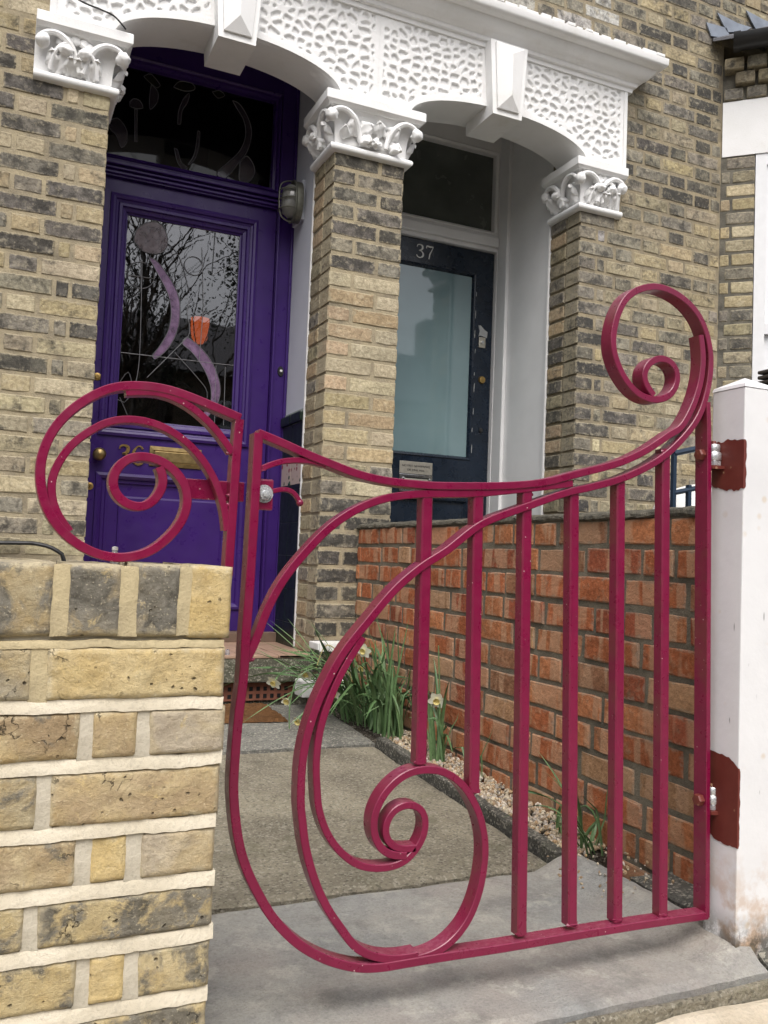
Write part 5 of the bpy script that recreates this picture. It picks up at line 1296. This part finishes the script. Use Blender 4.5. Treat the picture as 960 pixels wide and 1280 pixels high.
def patch(zlo, zhi, wrap, seed):
    """thin primer coat on the post: left face and a strip round the corner"""
    r = random.Random(seed); m = MB(); n = 14; t = .0012
    ys_ = [py1-.002-(py1-py0+.0005-.002)*i/n for i in range(n+1)]
    lo = [zlo-.012*math.sin(i/n*2.2)-r.uniform(0, .005) for i in range(n+1)]; hi = [zhi+.006*math.sin(i/n*2.6)+r.uniform(-.002, .003)-.018*(i/n)**2*(seed == 2) for i in range(n+1)]
    vv = []; ff = []
    for i in range(n+1): vv += [(px0-t, ys_[i], lo[i]), (px0-t, ys_[i], hi[i])]
    for i in range(n): ff.append((2*i, 2*i+2, 2*i+3, 2*i+1))
    m.add(vv, ff)
    k = 24; vv = []; ff = []
    for j in range(k+1):
        z = lo[-1]+(hi[-1]-lo[-1])*j/k; e = wrap*(.75+.5*noise.noise(Vector((z*60, seed, 2))))
        if j in (0, k): e *= .35
        vv += [(px0-t, py0-.0005, z), (px0, py0-t, z), (px0+e, py0-t, z)]
    for j in range(k): a = 3*j; ff += [(a, a+1, a+4, a+3), (a+1, a+2, a+5, a+4)]
    m.add(vv, ff); m.build('primer_patch', M['primer'], GP, False, False)
patch(.890, .968, .0062, 1); patch(.222, .372, .0045, 2)

# ------------------------------------------------------------------ gravel and plants
mg = MB(); rg = random.Random(11)
bmv = bmesh.new(); bmesh.ops.create_icosphere(bmv, subdivisions=1, radius=1); iv = [v.co.copy() for v in bmv.verts]; iff = [[v.index for v in f.verts] for f in bmv.faces]; bmv.free()
for i in range(2400):
    y = 1.80+rg.random()**1.0*1.15; x = rg.uniform(1.340, 1.446)
    if i % 9 == 0: y = rg.uniform(1.5, 1.82); x = rg.uniform(1.22, 1.445)
    if i % 9 == 0 and rg.random() < .6: continue
    r_ = rg.uniform(.003, .0085); s = Vector((rg.uniform(.7, 1.4), rg.uniform(.7, 1.4), rg.uniform(.5, .9)))
    z = gz(y)+.012+rg.uniform(-.003, .006)+.012*sstep(1.38, 1.45, x)
    if i % 9 == 0: z = .034*sstep(1.21, 1.31, x)+.003; r_ *= .55
    rot = Euler((rg.random()*6, rg.random()*6, rg.random()*6)).to_matrix()
    mg.add([rot @ Vector((v.x*s.x*r_*rg.uniform(.8, 1.2), v.y*s.y*r_, v.z*s.z*r_))+Vector((x, y, z)) for v in iv], iff)
gv = mg.build('gravel', M['gravel'], fix=False); tag(gv, 'pale flint gravel between the path edging and the red wall', 'gravel', kind='stuff')
def ribbon(m, pts, wd, up_=Vector((0, 0, 1)), vee=.25, n=None):
    P_ = catmull(pts, .02); n = len(P_); vv = []; ff = []
    for i, p in enumerate(P_):
        t = (P_[min(i+1, n-1)]-P_[max(i-1, 0)]).normalized(); f = i/(n-1)
        side = t.cross(up_); side = side.normalized() if side.length > .05 else Vector((1, 0, 0)); nn = side.cross(t).normalized()
        w_ = wd*(.75+.25*math.sin(math.pi*min(1, f*1.3)))*(1 if f < .8 else max(.08, (1-f)/.2))
        vv += [p-side*w_/2+nn*vee*w_, p, p+side*w_/2+nn*vee*w_]
    for i in range(n-1): a = 3*i; ff += [(a, a+1, a+4, a+3), (a+1, a+2, a+5, a+4)]
    m.add(vv, ff)
def leaf_obj(parent, base, az, Lh, lean, droop, wd, rp):
    d = Vector((math.cos(az), math.sin(az), 0)); pts = []
    side = Vector((-d.y, d.x, 0))*rp.uniform(-.15, .15)
    kink = rp.random() < .25
    for i in range(6):
        t = i/5; h = Lh*(t-droop*t**2.6); o_ = lean*Lh*(t**1.4)+droop*.35*Lh*t**3
        if kink and t > .6: h -= Lh*.5*(t-.6); o_ += Lh*.35*(t-.6)
        pts.append(Vector(base)+d*o_+side*Lh*t*t+Vector((0, 0, h)))
    for p in pts:
        if p.x > 1.437: p.x = 1.437-.2*(p.x-1.437)
        p.z = max(p.z, gz(p.y)+.012)
    m = MB(); ribbon(m, pts, wd, d); return m.build('leaf', M['leaf'], parent, True, False)
def flower(parent, pos, face, r_=.030, closed=0.0, stem=None):
    """six petals and a short trumpet looking along face"""
    f = Vector(face).normalized(); q = f.to_track_quat('Z', 'Y').to_matrix().to_4x4(); q.translation = pos
    fl = None
    for k in range(6):
        a = k*math.pi/3+.1*(k % 2); m = MB(); vv = []; ff = []
        for i in range(7):
            t = i/6; w_ = r_*.36*math.sin(math.pi*(.12+.86*t))**.7
            bend = (-.15+closed*1.1)*t*t+.25*t*(k % 2)*.2
            rr = r_*t*(1-closed*.55); zz = r_*(bend+.05)
            for s in (-1, 0, 1): vv.append((math.cos(a)*rr-math.sin(a)*w_*s, math.sin(a)*rr+math.cos(a)*w_*s, zz+.12*w_*abs(s)+(.002 if k % 2 else 0)))
        for i in range(6):
            for s in range(2): b = 3*i+s; ff.append((b, b+1, b+4, b+3))
        m.add([q @ Vector(v) for v in vv], ff); o = m.build('flower' if fl is None else 'petal', M['petal'], parent if fl is None else fl, True, False)
        if fl is None: fl = o
    m = MB(); m.lathe([(.004, -.002), (.006, .004), (.009, .011), (.012, .014), (.0105, .0135), (.007, .006)], (0, 0, 0), 'Z', 12); m.v = [tuple(q @ Vector(v)) for v in m.v]; m.build('trumpet', M['trumpet'], fl, True)
    m = MB(); m.tube([q @ Vector((0, 0, -.022)), q @ Vector((0, 0, -.008)), q @ Vector((0, 0, -.001))], [.003, .0045, .004], 7); m.build('ovary', M['leaf'], fl, True)
    if stem:
        m = MB(); m.tube(catmull([Vector(p) for p in stem]+[q @ Vector((0, 0, -.022))], .02), .0023, 6); m.build('stem', M['leaf'], parent, True)
def plant(name, base, n, Lr, spread, label, seed, lean=(.05, .6), wd=.012, azr=(0, 6.283), group=None, cat='plant'):
    root = empty(name, base, label, cat, group); rp = random.Random(seed)
    for i in range(n):
        b = (base[0]+rp.uniform(-spread[0], spread[0]), base[1]+rp.uniform(-spread[1], spread[1]), gz(base[1])+.005)
        leaf_obj(root, b, rp.uniform(*azr), rp.uniform(*Lr), rp.uniform(*lean), rp.choice((.0, .1, .25, .5, .75)), wd*rp.uniform(.75, 1.2), rp)
    return root
gd = 'daffodils along the red wall'
c1 = plant('daffodil_plant', (1.375, 2.99, .07), 84, (.26, .44), (.05, .15), 'dense daffodil clump in the corner where red wall meets the pier', 3, (.05, .55), .013, group=gd)
flower(c1, Vector((1.265, 2.95, .385)), (-.7, -.55, -.35), .034, .15, [(1.37, 2.97, .07), (1.345, 2.96, .25), (1.30, 2.955, .39)])
flower(c1, Vector((1.175, 3.10, .15)), (-.5, -.6, -.5), .024, .5, [(1.37, 3.05, .08), (1.30, 3.08, .16), (1.21, 3.1, .19)])
flower(c1, Vector((1.29, 3.02, .315)), (-.6, -.5, -.6), .022, .4, [(1.39, 3.04, .07), (1.36, 3.03, .25), (1.31, 3.02, .33)])
c2_ = plant('daffodil_plant', (1.34, 3.18, .08), 40, (.26, .44), (.06, .10), 'daffodils sprawling sideways over the doormat and flagstone', 5, (.45, 1.05), .011, (2.4, 4.2), group=gd)
flower(c2_, Vector((1.005, 3.18, .245)), (-.6, -.5, -.6), .036, .25, [(1.34, 3.2, .08), (1.25, 3.19, .24), (1.12, 3.18, .30), (1.05, 3.18, .29)])
flower(c2_, Vector((1.135, 3.2, .272)), (-.3, -.55, -.75), .036, .35, [(1.35, 3.2, .08), (1.28, 3.2, .27), (1.18, 3.2, .31)])
flower(c2_, Vector((1.165, 3.15, .16)), (-.1, -.3, -1), .026, .8, [(1.35, 3.2, .08), (1.24, 3.17, .25), (1.17, 3.15, .22)])
flower(c2_, Vector((1.045, 3.10, .062)), (-.3, -.8, -.2), .026, .75, [(1.34, 3.18, .08), (1.20, 3.16, .28), (1.09, 3.14, .27), (1.055, 3.13, .18), (1.05, 3.12, .10)])
flower(c2_, Vector((1.10, 3.16, .10)), (-.6, -.6, -.4), .028, .4, [(1.33, 3.2, .08), (1.25, 3.18, .17), (1.14, 3.165, .15)])
flower(c2_, Vector((1.215, 3.10, .21)), (-.5, -.65, -.5), .030, .3, [(1.35, 3.18, .08), (1.31, 3.14, .22), (1.245, 3.11, .25)])
flower(c2_, Vector((1.06, 3.18, .175)), (-.6, -.5, -.5), .028, .5, [(1.34, 3.2, .08), (1.22, 3.19, .22), (1.10, 3.185, .22)])
m = MB(); m.tube(catmull([(1.35, 3.16, .08), (1.28, 3.14, .30), (1.19, 3.13, .385), (1.15, 3.13, .30)], .02), .0022, 6); m.build('stem', M['leaf_dry'], c2_, True)
c3_ = plant('daffodil_plant', (1.385, 2.58, .05), 13, (.20, .40), (.018, .025), 'young daffodil with one cream flower against the red wall', 9, (.03, .35), .013, group=gd)
flower(c3_, Vector((1.375, 2.585, .262)), (-.45, -.75, -.35), .034, .2, [(1.385, 2.58, .05), (1.388, 2.59, .16), (1.39, 2.60, .255)])
m = MB(); m.tube(catmull([(1.39, 2.58, .05), (1.385, 2.58, .25), (1.372, 2.58, .43)], .03), [.0035]*3+[.003]*20, 6) if False else m.tube([(1.39, 2.58, .05), (1.385, 2.58, .25), (1.372, 2.58, .44)], [.0035, .003, .002], 6); m.build('stem', M['leaf'], c3_, True)
plant('daffodil_plant', (1.40, 1.93, .01), 8, (.09, .22), (.012, .02), 'flowerless daffodil shoot in the gravel, second nearest to the post', 12, (.03, .5), .010, group=gd)
plant('daffodil_plant', (1.41, 1.80, .005), 14, (.10, .26), (.03, .04), 'flowerless daffodil tuft at the gravel end nearest the post', 14, (.15, .9), .010, group=gd)
plant('daffodil_plant', (1.40, 2.40, .035), 3, (.16, .26), (.015, .02), 'three bent daffodil leaves hugging the red wall', 17, (.1, .4), .012, group=gd)

# ------------------------------------------------------------------ small things
DM = MB(); rm = random.Random(2)
bx = [(.30, 3.245), (1.075, 3.205), (1.065, 3.47), (.30, 3.49)]
m = MB(); nxm, nym = 60, 22; vv = []; ff = []
for j in range(nym+1):
    for i in range(nxm+1):
        u, v = i/nxm, j/nym; e = (i in (0, nxm)) or (j in (0, nym))
        x = (bx[0][0]*(1-u)+bx[1][0]*u)*(1-v)+(bx[3][0]*(1-u)+bx[2][0]*u)*v; y = (bx[0][1]*(1-u)+bx[1][1]*u)*(1-v)+(bx[3][1]*(1-u)+bx[2][1]*u)*v
        vv.append((x+rm.uniform(-.003, .003), y+rm.uniform(-.003, .003), gz(y)+.006+(.002 if e else .016+rm.uniform(-.003, .003))))
for j in range(nym):
    for i in range(nxm): a = j*(nxm+1)+i; ff.append((a, a+1, a+nxm+2, a+nxm+1))
m.add(vv, ff); o = m.build('doormat', M['coir'], fix=False); tag(o, 'brown coir doormat lying before the porch step', 'doormat')
# white plant stand by the pier
PS = empty('plant_stand', (1.27, 3.40, .09), 'small white plant stand at the foot of the pier behind the daffodils', 'plant stand')
part_box(PS, 'tray', M['plastic_white'], 1.238, 1.38, 3.36, 3.47, .338, .366, bev=.004)
for xx in (1.242, 1.285, 1.328): part_box(PS, 'tray_slat', M['plastic_white'], xx, xx+.036, 3.350, 3.3595, .334, .368, bev=.002)
part_box(PS, 'lower_box', M['plastic_white'], 1.18, 1.37, 3.36, 3.46, .150, .215, bev=.005)
for xx in (1.240, 1.375):
    for yy in (3.345, 3.445): part_box(PS, 'leg', M['edging'], xx, xx+.01, yy, yy+.01, .085, .335)
# navy handrail beside the next door steps, beyond the red wall
NR = empty('handrail', (2.45, 2.6, .0), 'thin navy metal handrail seen between the last gate bar and the post', 'railing')
m = MB(); m.tube([(2.367, 2.60, 1.161), (2.70, 2.60, 1.245)], .012, 8); m.build('top_rail', M['rail_navy'], NR, True)
m = MB(); m.tube([(2.371, 2.60, 1.011), (2.70, 2.60, 1.085)], .010, 8); m.build('lower_rail', M['rail_navy'], NR, True)
for xx in (2.369, 2.445, 2.60): m = MB(); m.box(xx-.008, xx+.008, 2.592, 2.608, -.2, 1.16 if xx < 2.4 else 1.03+.22*(xx-2.371)); m.build('baluster', M['rail_navy'], NR)
# white rounded bin beyond the wall
WB = empty('white_bin', (2.90, 3.0, -.2), 'rounded white bin behind the navy handrail', 'bin')
m = MB(); m.lathe([(.18, -.2), (.22, .7), (.225, .95), (.20, 1.02), (.14, 1.075), (.06, 1.10), (.0, 1.105)], (2.90, 3.0, 0), 'Z', 24); m.build('bin_body', M['plastic_white'], WB, True)
m = MB(); m.lathe([(.228, .86), (.238, .87), (.238, .895), (.228, .905)], (2.90, 3.0, 0), 'Z', 24); m.build('bin_rim', M['plastic_white'], WB, True)
# dark slatted box lamp at the right edge
SB = empty('slatted_box', (2.32, 2.0, 0), 'dark brown slatted post top behind the white gate post', 'post')
part_box(SB, 'post', M['sillwood'], 2.275, 2.355, 2.0, 2.08, -.2, 1.26)
for k in range(7): part_box(SB, 'slat', M['bark'], 2.255, 2.385, 1.985, 2.10, 1.262+k*.017, 1.274+k*.017, bev=.004)
# cables
m = MB(); m.tube(catmull([(-.6, 3.49, .70), (.047, 3.47, .722), (.17, 3.45, .722), (.235, 3.44, .700), (.262, 3.44, .66), (.27, 3.44, .50), (.27, 3.45, .1)], .02), .0075, 8); o = m.build('hose', M['cable'], None, True); tag(o, 'black hose bending down the left brick wall behind the scroll', 'hose')
m = MB(); m.tube(catmull([(-.05, 3.40, 2.90), (.10, 3.40, 2.79), (.208, 3.405, 2.755), (.272, 3.405, 2.745), (.322, 3.41, 2.738), (.352, 3.415, 2.719), (.372, 3.425, 2.706)], .01), .0032, 6); o = m.build('overhead_wire', M['cable'], None, True); tag(o, 'thin black wire dropping onto the leftmost white capital', 'wire')
# little clear vial on the wall top, and a bottle top on the step
V1 = empty('glass_vial', (.1755, 1.375, .693), 'tiny clear vial standing on the yellow wall under the spiral', 'vial')
m = MB(); m.lathe([(.006, .693), (.0065, .695), (.0065, .711), (.004, .714), (.004, .716), (.0, .716)], (.1755, 1.375, 0), 'Z', 14); m.build('vial_body', M['clear'], V1, True)
m = MB(); m.lathe([(.0043, .7163), (.0045, .717), (.0045, .721), (.0, .722)], (.1755, 1.375, 0), 'Z', 12); m.build('vial_cap', M['plastic_white'], V1, True)
m = MB(); m.lathe([(.009, FLZ+.001), (.010, FLZ+.004), (.009, FLZ+.018), (.004, FLZ+.021), (0, FLZ+.021)], (.912, 3.53, 0), 'Z', 12); o = m.build('bottle_cap', M['clear'], None, True); tag(o, 'small pale bottle cap on the edge of the porch step', 'bottle cap')

# ------------------------------------------------------------------ the far side of the street, seen in the door glass
def far_house(x0, label):
    r = empty('opposite_house', (x0+3, -16, -.15), label, 'house', 'houses across the street')
    part_box(r, 'wall', M['render_house'], x0, x0+5.8, -20, -16, -.15, 5.6)
    m = MB(); m.add([(x0-.1, -15.7, 5.6), (x0+5.9, -15.7, 5.6), (x0+5.9, -20.3, 5.6), (x0-.1, -20.3, 5.6), (x0-.1, -18, 7.6), (x0+5.9, -18, 7.6)], [(0,1,5,4), (2,3,4,5), (0,4,3), (1,2,5), (0,3,2,1)]); m.build('roof', M['slate'], r)
    part_box(r, 'chimney', M['render_house'], x0+2.4, x0+3.3, -18.4, -17.6, 7.0, 8.8)
    for xx in (x0+.8, x0+3.6):
        for z0, z1 in ((.9, 2.5), (3.5, 4.9)):
            w_ = part_box(r, 'window', M['upvc'], xx, xx+1.2, -16.0, -15.93, z0, z1); part_box(w_, 'pane', M['window_glass'], xx+.08, xx+1.12, -15.932, -15.92, z0+.08, (z0+z1)/2-.03); part_box(w_, 'pane', M['window_glass'], xx+.08, xx+1.12, -15.932, -15.92, (z0+z1)/2+.03, z1-.08)
    part_box(r, 'door', M['navy'], x0+2.35, x0+3.25, -16.0, -15.94, -.1, 2.1)
for i, t in enumerate(('westernmost brick house across the street, mirrored in the purple door glass', 'second brick house across the street, mirrored in the door glass', 'third brick house across the street, mirrored in the navy door pane', 'last brick house across the street, mirrored in the navy door pane')):
    far_house(-8+6.2*i, t)
def tree(name, base, h, seed, label, leafy):
    root = empty(name, base, label, 'tree', 'street trees opposite'); r = random.Random(seed); m = MB(); tips = []
    def grow(p, d, L, rad, lev):
        pts = [p]; q = p.copy(); dd = d.copy()
        for i in range(4):
            dd = (dd+Vector((r.uniform(-.2, .2), r.uniform(-.2, .2), r.uniform(-.06, .16)))).normalized(); q = q+dd*L/4; pts.append(q.copy())
        m.tube(pts, [rad*(1-.13*i) for i in range(5)], 6 if lev < 2 else 4, lev == 0)
        if lev >= 5 or rad < .006: tips.append(q); return
        for _ in range(3 if lev < 2 else r.choice((2, 3, 3))):
            a = r.uniform(.3, .85); ax = Vector((r.uniform(-1, 1), r.uniform(-1, 1), r.uniform(-.4, .4))).normalized()
            nd = (Matrix.Rotation(a, 3, ax) @ dd).normalized(); grow(pts[r.choice((2, 3, 4, 4))], nd, L*r.uniform(.62, .82), rad*.55, lev+1)
    grow(Vector(base), Vector((0, 0, 1)), h*.30, .16, 0)
    m.build('trunk', M['bark'], root, False, False)
    if leafy:
        lm = MB()
        for t in tips:
            for _ in range(36):
                c = t+Vector((r.gauss(0, .28), r.gauss(0, .28), r.gauss(0, .28))); a = Vector((r.uniform(-1, 1), r.uniform(-1, 1), r.uniform(-1, 1))).normalized()*.035; b = a.orthogonal().normalized()*.024
                lm.add([c-a, c+b, c+a, c-b], [(0, 1, 2, 3)])
        lm.build('crown', M['treeleaf'], root, False, False)
tree('bare_tree', (1.2, -5.5, -.17), 9, 5, 'bare branching street tree mirrored in the purple door glass', False)
tree('bare_tree', (2.4, -11.5, -.17), 10, 8, 'second bare street tree, farther off, mirrored in the purple door', False)
tree('leafy_tree', (3.4, -10.0, -.17), 11.5, 9, 'dark leafy street tree mirrored in the purple door glass', True)
